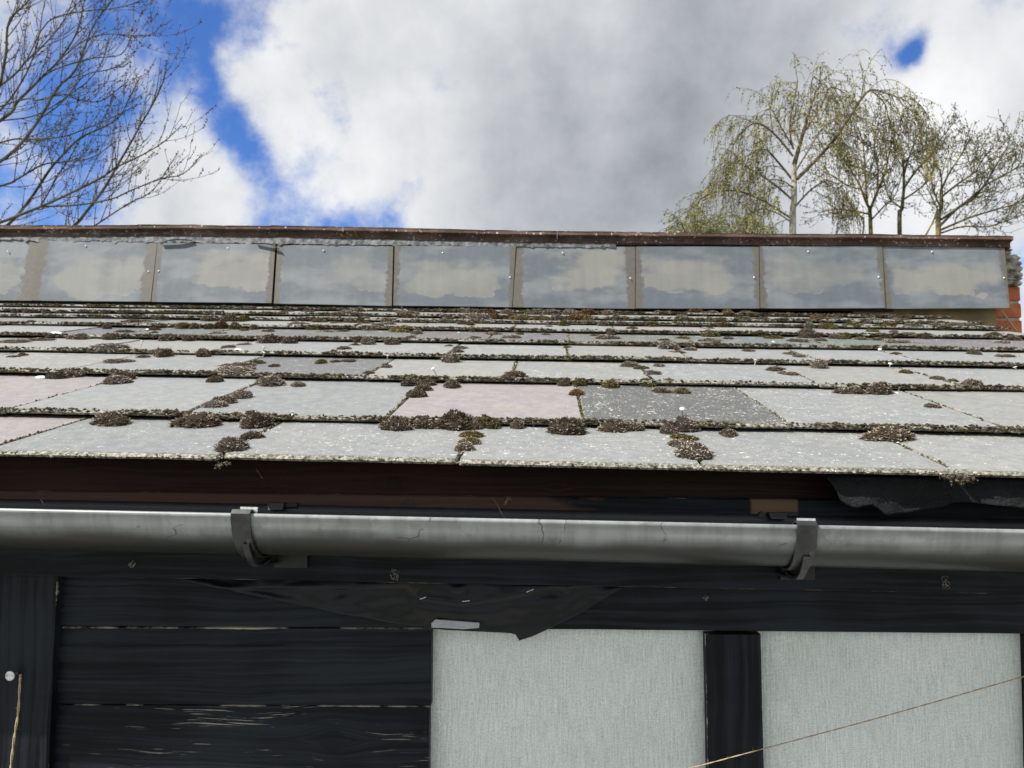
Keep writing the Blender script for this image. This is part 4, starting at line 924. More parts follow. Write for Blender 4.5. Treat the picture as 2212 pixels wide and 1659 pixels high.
ZC = [(200, 106, 130, 34, 'b'), (350, 106, 150, 36, 'p'), (490, 104, 130, 40, 'p'), (640, 106, 150, 34, 'r'), (800, 106, 120, 30, 'b'), (120, 148, 130, 38, 'g'), (260, 150, 130, 36, 'g'), (390, 150, 120, 34, 'b'), (520, 150, 130, 40, 'r'), (640, 152, 100, 34, 'g'), (860, 147, 100, 45, 'b'), (1240, 107, 180, 30, 'b'), (1380, 122, 90, 30, 'p'), (1490, 107, 140, 50, 'r'), (1620, 107, 110, 30, 'b'), (1740, 107, 90, 45, 'r'),
      (1900, 112, 130, 30, 'b'), (2090, 107, 130, 25, 'g'), (1880, 153, 150, 35, 'b'), (2020, 157, 140, 32, 'b'), (1600, 157, 90, 20, 'b'), (1700, 157, 120, 22, 'g'), (1350, 152, 70, 22, 'g'), (440, 193, 100, 35, 'g'), (650, 178, 100, 30, 'p'), (760, 192, 110, 20, 'b'), (330, 204, 60, 22, 'g'), (990, 222, 90, 30, 'b'), (1610, 217, 90, 25, 'b'), (300, 264, 80, 25, 'b'), (790, 303, 210, 45, 'p'), (830, 258, 60, 25, 'b'), (690, 270, 100, 22, 'b'),
      (1400, 294, 120, 35, 'g'), (1620, 270, 110, 30, 'g'), (1620, 322, 220, 35, 'p'), (1750, 297, 90, 35, 'p'), (2110, 288, 140, 35, 'g'), (1240, 317, 110, 28, 'g'), (1270, 374, 160, 55, 'p'), (1450, 378, 110, 40, 'p'), (1350, 408, 140, 35, 'b'), (1660, 347, 80, 25, 'b'), (1910, 386, 110, 25, 'b'), (970, 505, 150, 60, 'p'), (1050, 528, 110, 40, 'b'), (1200, 505, 90, 40, 'p'), (1160, 585, 150, 50, 'p'), (1110, 645, 180, 55, 'g'), (1290, 645, 170, 55, 'g'),
      (570, 645, 130, 60, 'g'), (440, 645, 100, 40, 'b'), (820, 647, 100, 30, 'g'), (2130, 535, 150, 40, 'p'), (2190, 577, 60, 40, 'p'), (480, 362, 60, 24, 'b')]
ZD = [(1510, 662, 110, 50, 'b'), (500, 545, 150, 60, 'p'), (330, 475, 130, 32, 'p'), (260, 445, 120, 34, 'p'), (120, 580, 150, 55, 'b'), (270, 625, 170, 45, 'b'), (1160, 353, 200, 45, 'p'), (510, 333, 120, 35, 'p'), (330, 347, 170, 40, 'p'), (1150, 442, 120, 30, 'b'), (1820, 442, 130, 55, 'b'), (2100, 472, 200, 40, 'p'), (2060, 353, 140, 35, 'p'), (960, 263, 110, 40, 'g'), (1130, 273, 90, 35, 'p'), (1260, 288, 120, 30, 'p'),
      (800, 220, 160, 45, 'g'), (580, 228, 130, 45, 'g'), (410, 222, 80, 45, 'p'), (400, 296, 200, 50, 'b'), (640, 308, 100, 25, 'b'), (720, 308, 50, 25, 'g'), (860, 318, 150, 35, 'b'), (1000, 322, 140, 32, 'b'), (470, 164, 130, 50, 'r'), (550, 164, 90, 36, 'g'), (640, 158, 110, 30, 'p'), (960, 168, 150, 30, 'p'), (1200, 163, 150, 30, 'p'), (690, 122, 150, 28, 'p'), (920, 117, 120, 28, 'g'), (1050, 115, 110, 34, 'g'), (1160, 112, 60, 22, 'b'), (1290, 117, 80, 20, 'p'),
      (1080, 133, 100, 22, 'p'), (1100, 222, 120, 50, 'r'), (1000, 225, 100, 30, 'g'), (1310, 220, 180, 35, 'p'), (1500, 220, 130, 45, 'p'), (1620, 212, 100, 40, 'p'), (1770, 220, 150, 35, 'b'), (1450, 163, 70, 20, 'b'), (350, 114, 110, 22, 'g'), (240, 112, 60, 18, 'b'), (90, 114, 110, 22, 'b'), (1980, 305, 130, 40, 'b'), (2130, 315, 140, 35, 'b'), (220, 158, 130, 22, 'b'), (1230, 595, 100, 30, 'g'), (1400, 305, 120, 20, 'b')]
for Z, f, s in ((ZA, px_zoomA, .27282), (ZB, px_zoomB, .27282), (ZC, px_zoomC, .27282), (ZD, px_zoomD, .25596)):
    moss += [(*f(X, Y), w * s, h * s, c) for X, Y, w, h, c in Z]
for _ in range(40):                                     # more of the same along the upper laps, where the photograph shows them run together
    k_ = random.choice((5, 6, 6, 7, 7, 8, 8)); a_ = random.triangular(-1.5, 1.42, 0.5); p_ = RP(a_, BK[k_] + .002, -.002) - CAM
    zz_ = p_.dot(FWD); moss.append((1106 + FPX * p_.dot(RGT) / zz_, 829.5 - FPX * p_.dot(UPV) / zz_, random.uniform(18, 42), random.uniform(5, 9.5), random.choice('bbppggr')))
TINT = {'b': ((0.155, 0.128, 0.096), 0.24), 'p': ((0.210, 0.180, 0.152), 0.08), 'g': ((0.145, 0.122, 0.064), 0.78), 'r': ((0.15, 0.090, 0.045), 0.45)}
WORD = {'b': 'dark brown', 'p': 'greyish hoary', 'g': 'yellow-green tinged', 'r': 'rusty brown'}
ORD = ['', 'first', 'second', 'third', 'fourth', 'fifth', 'sixth', 'seventh', 'eighth', 'ninth', 'tenth', 'eleventh', 'twelfth', 'thirteenth', 'fourteenth', 'fifteenth', 'sixteenth', 'seventeenth', 'eighteenth', 'nineteenth', 'twentieth']
def ordinal(n):
    if n <= 20: return ORD[n]
    return ['twenty', 'thirty', 'forty', 'fifty'][n // 10 - 2] + '-' + ORD[n % 10] if n % 10 else ['', '', '', 'thirtieth', 'fortieth', 'fiftieth'][n // 10]
placed = []
for (x, y, w, h, c) in moss:
    a, b = roof_ab(x, y - 1)
    if a > A_VERGE - .02: a = A_VERGE - 0.03
    Z = depth_of(RP(a, b)); wm = w * Z / FPX * 1.04
    D = max(0.026, min(wm * 0.7, 0.075))
    H = max(0.14 * wm, h * Z / FPX * 1.02 - D * 0.5 * 0.27 / (0.89 + b), 0.009)
    b += D * 0.42
    k = max(i for i in range(10) if b >= BK[i] - 0.05 or i == 0)
    hh = -STEP * max(0, b - BK[k]) / (BK[k + 1] - BK[k]) - 0.0015
    if b - D * 0.5 < BK[k] + 0.004 and k > 0: hh -= STEP * 0.85; H += STEP * (1.05 if k > 2 else 0.5)
    placed.append((k, a, b, wm, D, H, c, hh))
placed.sort(key=lambda t: (t[0], t[1])); cnt = {}
for (k, a, b, wm, D, H, c, hh) in placed:
    cnt[k] = cnt.get(k, 0) + 1
    m4 = ROOFM @ Matrix.Translation((a, b, hh)) @ Matrix.Diagonal((wm / 2 * random.uniform(1.15, 1.35), D / 2 * random.uniform(1.1, 1.5), H * random.uniform(.70, .86), 1)) @ Matrix.Rotation(random.uniform(0, 6.28), 4, 'Z')
    size = 'big' if wm > 0.055 else ('small' if wm < 0.035 else 'medium')
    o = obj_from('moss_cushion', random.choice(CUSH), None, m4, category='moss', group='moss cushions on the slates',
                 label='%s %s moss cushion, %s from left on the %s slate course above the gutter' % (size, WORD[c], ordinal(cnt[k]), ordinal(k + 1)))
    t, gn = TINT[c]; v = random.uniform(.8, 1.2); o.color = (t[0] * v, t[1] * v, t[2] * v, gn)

# thin crust of moss and lichen crumbs along every lower edge and in the joints
cr = MB(); RA = []
def crumb(p, r, rv):
    n0 = len(cr.v); cr.lump(p, r, .5); RA.extend([rv] * (len(cr.v) - n0))
for (k, a0, a1, m4) in edges:
    if k == 0: dens, amount = 0.0012, 0.55
    else: dens, amount = 0.0011 + 0.0002 * k, 1.0
    x = -(a1 - a0) / 2
    while x < (a1 - a0) / 2:
        x += dens * random.uniform(.5, 1.5)
        n = mnoise.noise(Vector((x * 9 + a0 * 9, k * 3.3, 0))) * .5 + .5
        if k == 0:
            if random.random() < .6: continue
            q = m4 @ Vector((x, random.uniform(-.0008, .004), random.uniform(-.005, -.001))); s = random.uniform(.0007, .0018); rv = min(1, max(.4, .9 + .5 * mnoise.noise(Vector((x * 60 + a0 * 31, 3.3, 4))) + random.gauss(0, .08)))
        else:
            if n < .42 and random.random() < .5: continue
            for _ in range(1 + int(2.2 * n)):
                q = m4 @ Vector((x + random.uniform(-.001, .001), random.uniform(-.0025, .0065 + .005 * n), 0)); s = random.uniform(.0007, .0022) * (0.7 + .6 * n) * (1 + .12 * k)
                q.z += random.uniform(-.0055, .002)
                rv = min(1, max(0, .36 - .012 * k + .50 * mnoise.noise(Vector((x * 70 + a0 * 31, k * 7.7, 4))) + random.gauss(0, .09))); crumb(RP(*q), (s * 1.9, s, s), rv)
            continue
        crumb(RP(*q), (s * 1.3, s, s), rv)
for (k, a, b0, gk) in joints:
    if a >= A_VERGE - .001: continue
    yb = 0.004
    while yb < gk * 1.0:
        yb += random.uniform(.0008, .0022) * (1 + .15 * k)
        n = mnoise.noise(Vector((yb * 14, a * 9, k))) * .5 + .5
        if k == 0 and yb < 0.03: continue
        if random.random() < 0.15 + 0.45 * (n < .45): continue
        s = random.uniform(.0008, .0022) * (.7 + .9 * n)
        crumb(RP(a + random.gauss(-.001, .0022), b0 + yb, -STEP * yb / gk + random.uniform(-.003, .001)), (s, s * 1.4, s), min(1, max(0, random.gauss(.6, .25))))
for (x, y, n_, sx, sy) in ((2083, 1036, 90, 26, 9), (2050, 1031, 25, 14, 4), (472, 1006, 22, 8, 5), (492, 1001, 10, 8, 3)):
    for _ in range(n_):
        p = at_y(x + random.gauss(0, sx * .5), y + random.gauss(0, sy * .5), 0.940 + random.uniform(-.006, .006)); s = random.uniform(.001, .0024); crumb(p, (s, s, s), random.uniform(.1, .75))
cr.at['rnd'] = RA
cr.build('moss_crust', M['crust'], kind='stuff', label='thin grey and brown moss crust along the slate edges and joints')
print('crumbs', len(cr.v) // 6, 'moss', len(placed), 'slates', len(edges))
# a few droppings / white flakes on the slates
for (x, y, w) in [(*px_zoomA(320, 570), 26), (*px_zoomA(435, 258), 30), (*px_zoomA(1885, 392), 22), (*px_zoomB(235, 583), 10), (632, 897, 6), (1938, 838, 9)]:
    a, b = roof_ab(x, y); Z = depth_of(RP(a, b)); s = w * Z / FPX / 2; mb = MB()
    ring = [(math.cos(t) * s * random.uniform(.8, 1.1), math.sin(t) * s * random.uniform(.5, .8)) for t in [2 * math.pi * i / 14 for i in range(14)]]
    h0 = slate_h(b) + .0006
    mb.v = [tuple(RP(a, b, h0 + .0022))] + [tuple(RP(a + u * .6, b + v * .6, h0 + .0018)) for u, v in ring] + [tuple(RP(a + u, b + v, h0 - .001)) for u, v in ring]
    for i in range(14): j = (i + 1) % 14; mb.f += [(0, 1 + i, 1 + j), (1 + i, 15 + i, 15 + j, 1 + j)]
    o = mb.build('white_dropping', M['chip'], None, True); o.parent = roof; o.matrix_parent_inverse = roof.matrix_world.inverted()

# ---------------------------------------------------------------- brick pier at the right end
pc = FP(2184, 660, -0.09); pier = empty('brick_pier', (pc.x, pc.y, 0), label='orange brick pier topped with lichened tile edges at the right end', category='pier')
bpy.context.view_layer.update()
def pinv(o): o.parent = pier; o.matrix_parent_inverse = pier.matrix_world.inverted(); return o
ypf = pc.y + 0.012
xl, xr = at_y(2140, 660, ypf).x, at_y(2206, 660, ypf).x
ztop = at_y(2190, 619, ypf).z; pitch = 0.0665
mb = MB(); mb.box((xl + .006, ypf + .005, 0), (xr - .006, ypf + .20, ztop - .002)); pinv(mb.build('mortar_core', M['mortar']))
def brick(x0, x1, y0, y1, z0, z1):
    mb = MB(); c = .003; rows = []
    for z, i in ((z0, c), (z0 + c, 0), ((z0 + z1) / 2, 0), (z1 - c, 0), (z1, c)):
        j = lambda: random.uniform(-.0012, .0012)
        ring = [(x0 + i + j(), y0 + c + i, z), (x0 + c + i, y0 + i + j(), z), (x1 - c - i, y0 + i + j(), z), (x1 - i + j(), y0 + c + i, z), (x1 - i, y1 - c - i, z), (x1 - c - i, y1 - i, z), (x0 + c + i, y1 - i, z), (x0 + i, y1 - c - i, z)]
        rows.append(ring + ring[:1])
    mb.quad_grid(rows); mb.f.append(tuple(range(8, -1, -1)) if False else tuple(reversed(range(8)))); mb.f.append(tuple(36 + k for k in range(8)))
    o = mb.build('brick', M['brick']); pinv(o)
z = ztop
for i in range(9):
    brick(xl, xr, ypf, ypf + .205, z - pitch + .010, z); z -= pitch
z = ztop + 0.001; i = 0; zt = at_y(2190, 540, ypf).z
while z < zt:
    h = random.uniform(.012, .026); mb = MB(); n = 8; rows = []
    x1 = xr + random.uniform(-.010, .008) - (0.03 if z > zt - .045 else 0); x0 = xl
    for zz, ins in ((z, .006), (z + h * .35, 0), (z + h * .7, .001), (z + h, .008)):
        ring = []
        for s in range(n + 1): ring.append((x0 + (x1 - ins - x0) * s / n, ypf - .018 + ins + .006 * mnoise.noise(Vector((s * .9, i, zz * 40))), zz + .004 * mnoise.noise(Vector((s * .6, i, 3)))))
        for s in range(5): ring.append((x1 - ins + .008 * mnoise.noise(Vector((s * .9, i, zz * 50 + 8))), ypf - .018 + ins + .16 * (s + 1) / 5, zz))
        rows.append(ring)
    mb.quad_grid(rows); L = len(rows[0]); mb.f.append(tuple(3 * L + k for k in range(L))); mb.f.append(tuple(reversed(range(L))))
    pinv(mb.build('tile_edge', M['stack'])); z += h * .93; i += 1
cb_ = MB(); cb_.tube([at_y(2163, 672, ypf - .02), at_y(2180, 694, ypf - .025), at_y(2196, 716, ypf - .02)], .003, 6); pinv(cb_.build('cable', M['cobweb']))

# ---------------------------------------------------------------- trees
class Tree:
    def __init__(s, name, label, base, bark, twig, leafmat, leafname, seed):
        s.root = empty(name, (base.x, base.y, 0), label=label, category='tree', group='trees behind the shed'); s.rr = random.Random(seed)
        s.trunk, s.tw, s.lf, s.la = MB(), MB(), MB(), []; s.bark, s.twig, s.leafmat, s.leafname = bark, twig, leafmat, leafname
    def finish(s):
        bpy.context.view_layer.update()
        for mb, nm, mt in ((s.trunk, 'trunk', s.bark), (s.tw, 'branches', s.twig), (s.lf, s.leafname, s.leafmat)):
            if not mb.v: continue
            if nm == s.leafname: mb.at['rnd'] = s.la
            o = mb.build(nm, mt, None, False, **({} if nm == 'trunk' else {'kind': 'stuff'})); o.parent = s.root; o.matrix_parent_inverse = s.root.matrix_world.inverted()
    def limb(s, pts, r0, r1, into=None, k=4, sides=6):
        P = smooth_path(pts, k); n = len(P); rad = [r0 + (r1 - r0) * i / (n - 1) for i in range(n)]
        (into or s.tw).tube(P, rad, sides); return P, rad
    def leaf(s, p, size, flat=False):
        rr = s.rr; d = Vector((rr.gauss(0, 1), rr.gauss(0, 1), rr.gauss(0, 1) - (.8 if flat else 0))).normalized(); q = d.orthogonal().normalized(); b = len(s.lf.v); rv = rr.random()
        a = rr.uniform(0, 6.28); q = q * math.cos(a) + d.cross(q) * math.sin(a)
        for w in (p, p + d * size * .5 + q * size * .34, p + d * size, p + d * size * .5 - q * size * .34): s.lf.v.append(tuple(w)); s.la.append(rv)
        s.lf.f.append((b, b + 1, b + 2, b + 3))
    def bud(s, p, size):
        n0 = len(s.lf.v); s.lf.lump(p, (size * s.rr.uniform(.6, 1.2), size * .8, size * s.rr.uniform(.7, 1.3)), .45); s.la += [s.rr.random()] * (len(s.lf.v) - n0)
    def grow(s, p, d, L, r, lvl, cfg):
        rr = s.rr; n = max(4, int(L / cfg['seg'])); P = [p.copy()]; d = d.normalized(); trop = cfg['trop'][min(lvl, len(cfg['trop']) - 1)]
        for i in range(n):
            d = (d + Vector((rr.gauss(0, 1), rr.gauss(0, 1), rr.gauss(0, 1))) * cfg['wob'] + Vector((0, 0, 1)) * trop * (1.0 / n) * 2).normalized(); P.append(P[-1] + d * (L / n))
        rad = [max(cfg['rmin'], r * (1 - .75 * i / n)) for i in range(n + 1)]; s.tw.tube(P, rad, 4 if lvl else 5, False)
        if cfg.get('bud'):
            for i in range(1, n + 1):
                if rr.random() < cfg['bud_p']:
                    q = P[i]
                    for _ in range(rr.randint(1, cfg['bud_n'])): s.bud(q + Vector((rr.gauss(0, 1), rr.gauss(0, 1), rr.gauss(0, 1))) * cfg['bud'] * 1.1, cfg['bud'])
        if cfg.get('leaf') and lvl >= cfg['leaf_lvl']:
            for i in range(1, n + 1):
                for _ in range(cfg['leaf_n']):
                    if rr.random() < cfg['leaf_p']: s.leaf(P[i - 1].lerp(P[i], rr.random()) + Vector((rr.gauss(0, 1), rr.gauss(0, 1), rr.gauss(0, 1))) * cfg['leaf'] * .5, cfg['leaf'] * rr.uniform(.6, 1.3), True)
        if lvl < cfg['lv']: s.spawn(P, rad, lvl + 1, cfg, L)
    def spawn(s, P, rad, lvl, cfg, L, t0=.12, dens=1.0, lmul=1.0):
        rr = s.rr; tot = sum((P[i + 1] - P[i]).length for i in range(len(P) - 1)); n = int(tot / cfg['gap'][min(lvl, len(cfg['gap']) - 1)] * dens)
        for j in range(n):
            f = t0 + (1 - t0) * (j + rr.random()) / n; i = min(len(P) - 2, int(f * (len(P) - 1))); q = P[i].lerp(P[i + 1], f * (len(P) - 1) - i); t = (P[i + 1] - P[i]).normalized()
            sd = t.orthogonal().normalized(); a = rr.uniform(0, 6.28); sd = sd * math.cos(a) + t.cross(sd) * math.sin(a); sd.y *= cfg.get('ysq', 1.0)
            an = rr.uniform(*cfg['ang']); d = t * math.cos(an) + sd.normalized() * math.sin(an)
            l = rr.uniform(*cfg['len'][min(lvl, len(cfg['len']) - 1)]) * (1 - .45 * f) * lmul
            s.grow(q, d, l, min(rad[i] * .6, cfg['r'][min(lvl, len(cfg['r']) - 1)]), lvl, cfg)

M['bud_red'] = mat_leaf('red_brown_buds', (0.05, 0.022, 0.018), (0.15, 0.065, 0.045))
M['bud_dark'] = mat_leaf('dark_buds', (0.035, 0.032, 0.014), (0.10, 0.095, 0.04))
M['leaf_birch'] = mat_leaf('young_birch_leaves', (0.18, 0.185, 0.045), (0.38, 0.36, 0.11))
M['leaf_fresh'] = mat_leaf('fresh_spring_leaves', (0.15, 0.17, 0.04), (0.29, 0.30, 0.09))
M['bark_grey'] = mat_bark('olive_grey_bark', (0.060, 0.056, 0.034), (0.150, 0.142, 0.095), (0.17, 0.135, 0.11))
M['bark_birch'] = mat_bark('birch_bark', (0.34, 0.32, 0.28), (0.50, 0.48, 0.43), (0.12, 0.10, 0.08), .6)
M['bark_birch_twig'] = mat_bark('birch_twigs', (0.085, 0.066, 0.042), (0.15, 0.12, 0.08), (0.22, 0.18, 0.12))
M['bark_lichen'] = mat_bark('lichened_bark', (0.07, 0.064, 0.036), (0.16, 0.145, 0.085), (0.27, 0.21, 0.035), .52)

# left: leafless tree with upswept red-budded branches
S = .3142; DL = 8.0
T = Tree('bare_tree', 'leafless tree with upswept red-budded branches behind the left ridge', at_depth(-330, 900, DL), M['bark_grey'], M['bark_grey'], M['bud_red'], 'buds', 3)
base = at_depth(-330, 900, DL); 
T.limb([Vector((base.x, base.y, 0)), Vector((base.x + .03, base.y, .9)), at_depth(-320, 800, DL), at_depth(-300, 560, DL), at_depth(-280, 300, DL), at_depth(-250, 0, DL), at_depth(-240, -300, DL), at_depth(-230, -600, DL)], .17, .03, T.trunk, 5, 10)
CL = dict(seg=.09, wob=.055, trop=[.5, .42, .38], lv=2, gap=[.2, .145, .16], len=[(.5, 1.0), (.30, .95), (.10, .34)], r=[.01, .0052, .0034], rmin=.0020, ang=(.35, .85), bud=.0075, bud_p=.55, bud_n=3, ysq=.8)
mains = [([(-280, 2100), (200, 1800), (500, 1560), (590, 1460), (720, 1290), (800, 1150), (900, 980), (960, 870), (1070, 680), (1130, 530), (1143, 420)], .026, 0),
         ([(-600, 2000), (-200, 1750), (40, 1560), (200, 1380), (340, 1170), (420, 1080), (550, 950), (740, 860), (830, 790), (880, 690), (960, 540)], .026, .5),
         ([(-800, 1900), (-300, 1640), (0, 1530), (280, 1420), (480, 1330), (700, 1220), (800, 1150), (950, 1080), (1120, 980), (1250, 860)], .022, -.4),
         ([(280, 1420), (520, 1410), (760, 1370), (900, 1310), (1100, 1230), (1260, 1195), (1390, 1060)], .012, -.3),
         ([(280, 1410), (330, 1330), (400, 1200), (470, 1100), (560, 940), (600, 800)], .010, -.2),
         ([(300, 1800), (640, 1560), (760, 1480), (900, 1390), (1000, 1345), (1090, 1260), (1220, 1050)], .012, .3),
         ([(-800, 1500), (0, 1280), (120, 1230), (300, 1130), (480, 1110), (640, 1080), (800, 970)], .016, .4),
         ([(-800, 1500), (-300, 1260), (0, 1110), (150, 980), (270, 820), (400, 600), (520, 480), (640, 180), (770, 0), (900, -200)], .026, -.3),
         ([(-800, 1300), (0, 830), (120, 700), (300, 520), (400, 420), (530, 220), (580, 0), (640, -200)], .024, .2),
         ([(-800, 1100), (0, 590), (180, 420), (290, 320), (420, 170), (500, 0), (560, -200)], .018, .6),
         ([(-800, 1000), (-100, 700), (30, 430), (50, 200), (90, 110), (200, 0), (300, -150)], .022, -.5),
         ([(-800, 1250), (0, 980), (200, 960), (430, 940), (600, 880), (700, 840), (850, 770), (970, 710)], .012, .1),
         ([(-800, 1000), (100, 700), (250, 690), (440, 650), (560, 690), (700, 690), (880, 560)], .010, -.1),
         ([(-800, 1200), (-200, 900), (0, 760), (150, 560), (250, 330), (290, 100), (330, -100)], .020, .8),
         ([(300, 510), (480, 440), (640, 400), (830, 375), (900, 260), (945, 195)], .009, .2), ([(400, 420), (560, 290), (720, 235), (930, 245), (1040, 235), (1120, 165)], .009, .1),
         ([(180, 420), (330, 150), (560, 80), (760, 60), (900, 30), (990, -10)], .009, .4), ([(270, 820), (430, 700), (580, 520), (740, 480), (850, 430), (925, 350)], .009, -.2),
         ([(0, 830), (220, 800), (380, 720), (520, 620), (600, 560), (700, 430), (750, 250)], .010, .3)]
for pts, r, dz in mains:
    P, rad = T.limb([at_depth(x * S, y * S, DL + dz * (1 + .5 * i / len(pts))) for i, (x, y) in enumerate(pts)], r * .8, .0036)
    T.spawn(P, rad, 1, CL, 2, .05, .95)
    for q in P[len(P) // 4:]:
        for _ in range(2): T.bud(q + Vector((random.gauss(0, 1), random.gauss(0, 1), random.gauss(0, 1))) * .012, .0085)
T.finish()

# right: weeping birch with young leaves
DB = 14.0
def RZ(X, Y, d): return at_depth(1371.5 + X * .37996, 109.7 + Y * .37996, d)
T = Tree('birch_tree', 'tall weeping birch with white trunk and sparse young leaves', RZ(895, 1200, DB), M['bark_birch'], M['bark_birch_twig'], M['leaf_birch'], 'leaves', 5)
b0 = RZ(895, 1200, DB)
T.limb([Vector((b0.x, b0.y, 0)), Vector((b0.x, b0.y, 1.2)), RZ(898, 1050, DB), RZ(905, 850, DB), RZ(905, 650, DB)], .078, .045, T.trunk, 5, 9)
CBI = dict(seg=.11, wob=.085, trop=[.1, -.8, -1.4], lv=2, gap=[.3, .13, .105], len=[(1, 2), (.55, 1.5), (.25, .8)], r=[.02, .0065, .004], rmin=.0030, ang=(.4, 1.0), leaf=.038, leaf_lvl=1, leaf_n=3, leaf_p=.55)
for pts, r, dz in [([(905, 650), (930, 560), (970, 420), (1005, 300), (1030, 230), (1050, 200)], .044, 0), ([(920, 730), (1030, 620), (1120, 520), (1220, 380), (1290, 270), (1350, 222), (1450, 250), (1540, 285), (1620, 370)], .034, -.2),
                   ([(905, 745), (820, 640), (740, 560), (650, 590), (560, 640), (495, 610)], .022, .3), ([(900, 600), (800, 480), (700, 412), (620, 450), (560, 540), (548, 620)], .020, -.4), ([(900, 850), (780, 750), (650, 670), (560, 640), (500, 700)], .022, .5),
                   ([(885, 950), (740, 860), (600, 800), (470, 800), (380, 840), (350, 900)], .020, .2), ([(900, 560), (880, 440), (900, 300), (925, 170), (915, 240)], .018, .3), ([(950, 480), (1050, 330), (1110, 210), (1190, 240), (1260, 300)], .018, .5),
                   ([(905, 560), (830, 430), (770, 330), (720, 380), (690, 470)], .015, .1), ([(905, 700), (990, 560), (1060, 450), (1140, 400), (1180, 470)], .016, -.3), ([(900, 900), (990, 800), (1090, 740), (1180, 780), (1220, 870)], .018, .2), ([(1000, 300), (1000, 200), (1020, 150), (1060, 190), (1090, 270)], .012, 0),
                   ([(900, 980), (800, 920), (700, 900), (640, 960)], .014, .1), ([(900, 780), (840, 740), (760, 740), (720, 820)], .014, -.2), ([(1350, 230), (1420, 300), (1440, 380), (1460, 470)], .012, 0), ([(1500, 270), (1560, 260), (1640, 330), (1665, 400)], .010, .2)]:
    P, rad = T.limb([RZ(x, y, DB + dz) for x, y in pts], r, .006); T.spawn(P, rad, 1, CBI, 2, .1, 1.35)
T.finish()

def bare(name, label, base_px, limbs, d, seed, dens=1.0, lm=1.0, leaf=None):
    T = Tree(name, label, RZ(*base_px, d), M['bark_lichen'], M['bark_lichen'], leaf or M['bud_dark'], 'buds', seed); b0 = RZ(*base_px, d)
    C2 = dict(seg=.10, wob=.17, trop=[.3, .30, .22], lv=2, gap=[.25, .13, .09], len=[(.8, 1.4), (.35, 1.05), (.12, .5)], r=[.015, .008, .005], rmin=.0032, ang=(.5, 1.15), bud=.012, bud_p=.6, bud_n=2)
    tp, tr = limbs[0]
    T.limb([Vector((b0.x, b0.y, 0)), Vector((b0.x, b0.y, 1.1))] + [RZ(x, y, d) for x, y in tp], tr, tr * .45, T.trunk, 5, 8)
    for i, (pts, r) in enumerate(limbs[1:]):
        P, rad = T.limb([RZ(x, y, d + random.uniform(-.5, .5) * (j / len(pts))) for j, (x, y) in enumerate(pts)], r, .007); T.spawn(P, rad, 1, C2, 2, .15, dens * 1.25, lm)
    T.finish()
bare('lichened_tree', 'budding tree with yellow lichened trunk just right of the birch', (1345, 1200),
     [([(1342, 1060), (1335, 900)], .062), ([(1335, 900), (1310, 850), (1280, 770), (1230, 680), (1170, 600), (1150, 540)], .03), ([(1335, 910), (1370, 820), (1420, 700), (1450, 560), (1490, 430)], .03), ([(1320, 870), (1310, 720), (1300, 560), (1270, 430)], .024), ([(1335, 930), (1240, 910), (1130, 900), (1050, 920)], .018), ([(1345, 960), (1420, 880), (1480, 820), (1520, 700)], .018),
      ([(1290, 790), (1200, 760), (1100, 700), (1040, 720)], .014), ([(1380, 800), (1380, 660), (1360, 500), (1390, 400)], .016), ([(1295, 1050), (1300, 960), (1260, 920), (1200, 840)], .016)], 15.0, 21, .95)
bare('lichened_tree', 'slender bare tree with upright yellow-green trunk between the other bare trees', (1500, 1200),
     [([(1505, 1060), (1518, 900), (1530, 780)], .055), ([(1530, 780), (1525, 640), (1500, 540), (1430, 510), (1330, 540)], .026), ([(1530, 780), (1600, 680), (1680, 600), (1740, 500), (1822, 400)], .022), ([(1520, 850), (1610, 790), (1680, 720), (1700, 620)], .018), ([(1527, 720), (1560, 600), (1600, 500), (1640, 400)], .016), ([(1520, 900), (1450, 840), (1420, 760), (1400, 680)], .014), ([(1520, 660), (1480, 580), (1500, 470)], .014)], 14.2, 33, .95)
bare('lichened_tree', 'wide spreading bare tree at the right end of the ridge', (1720, 1200),
     [([(1725, 1060), (1740, 900), (1742, 790)], .06), ([(1742, 790), (1790, 690), (1850, 600), (1900, 510), (1915, 500)], .020), ([(1730, 1000), (1830, 900), (1960, 800), (2060, 640), (2110, 560), (2140, 480)], .026), ([(1740, 960), (1880, 860), (2000, 760), (2130, 690), (2190, 640), (2205, 560)], .022), ([(1735, 1020), (1900, 950), (2060, 900), (2180, 860), (2230, 780)], .02), ([(1740, 900), (1700, 800), (1680, 720), (1640, 640)], .016),
      ([(1745, 830), (1830, 760), (1930, 690), (1990, 600), (2040, 540)], .018), ([(1730, 1040), (1860, 1000), (2000, 1000), (2130, 960), (2210, 930)], .016), ([(1650, 1055), (1700, 960), (1720, 900), (1660, 780)], .016), ([(1742, 800), (1740, 700), (1700, 600), (1760, 520)], .015)], 13.2, 44, 1.05)
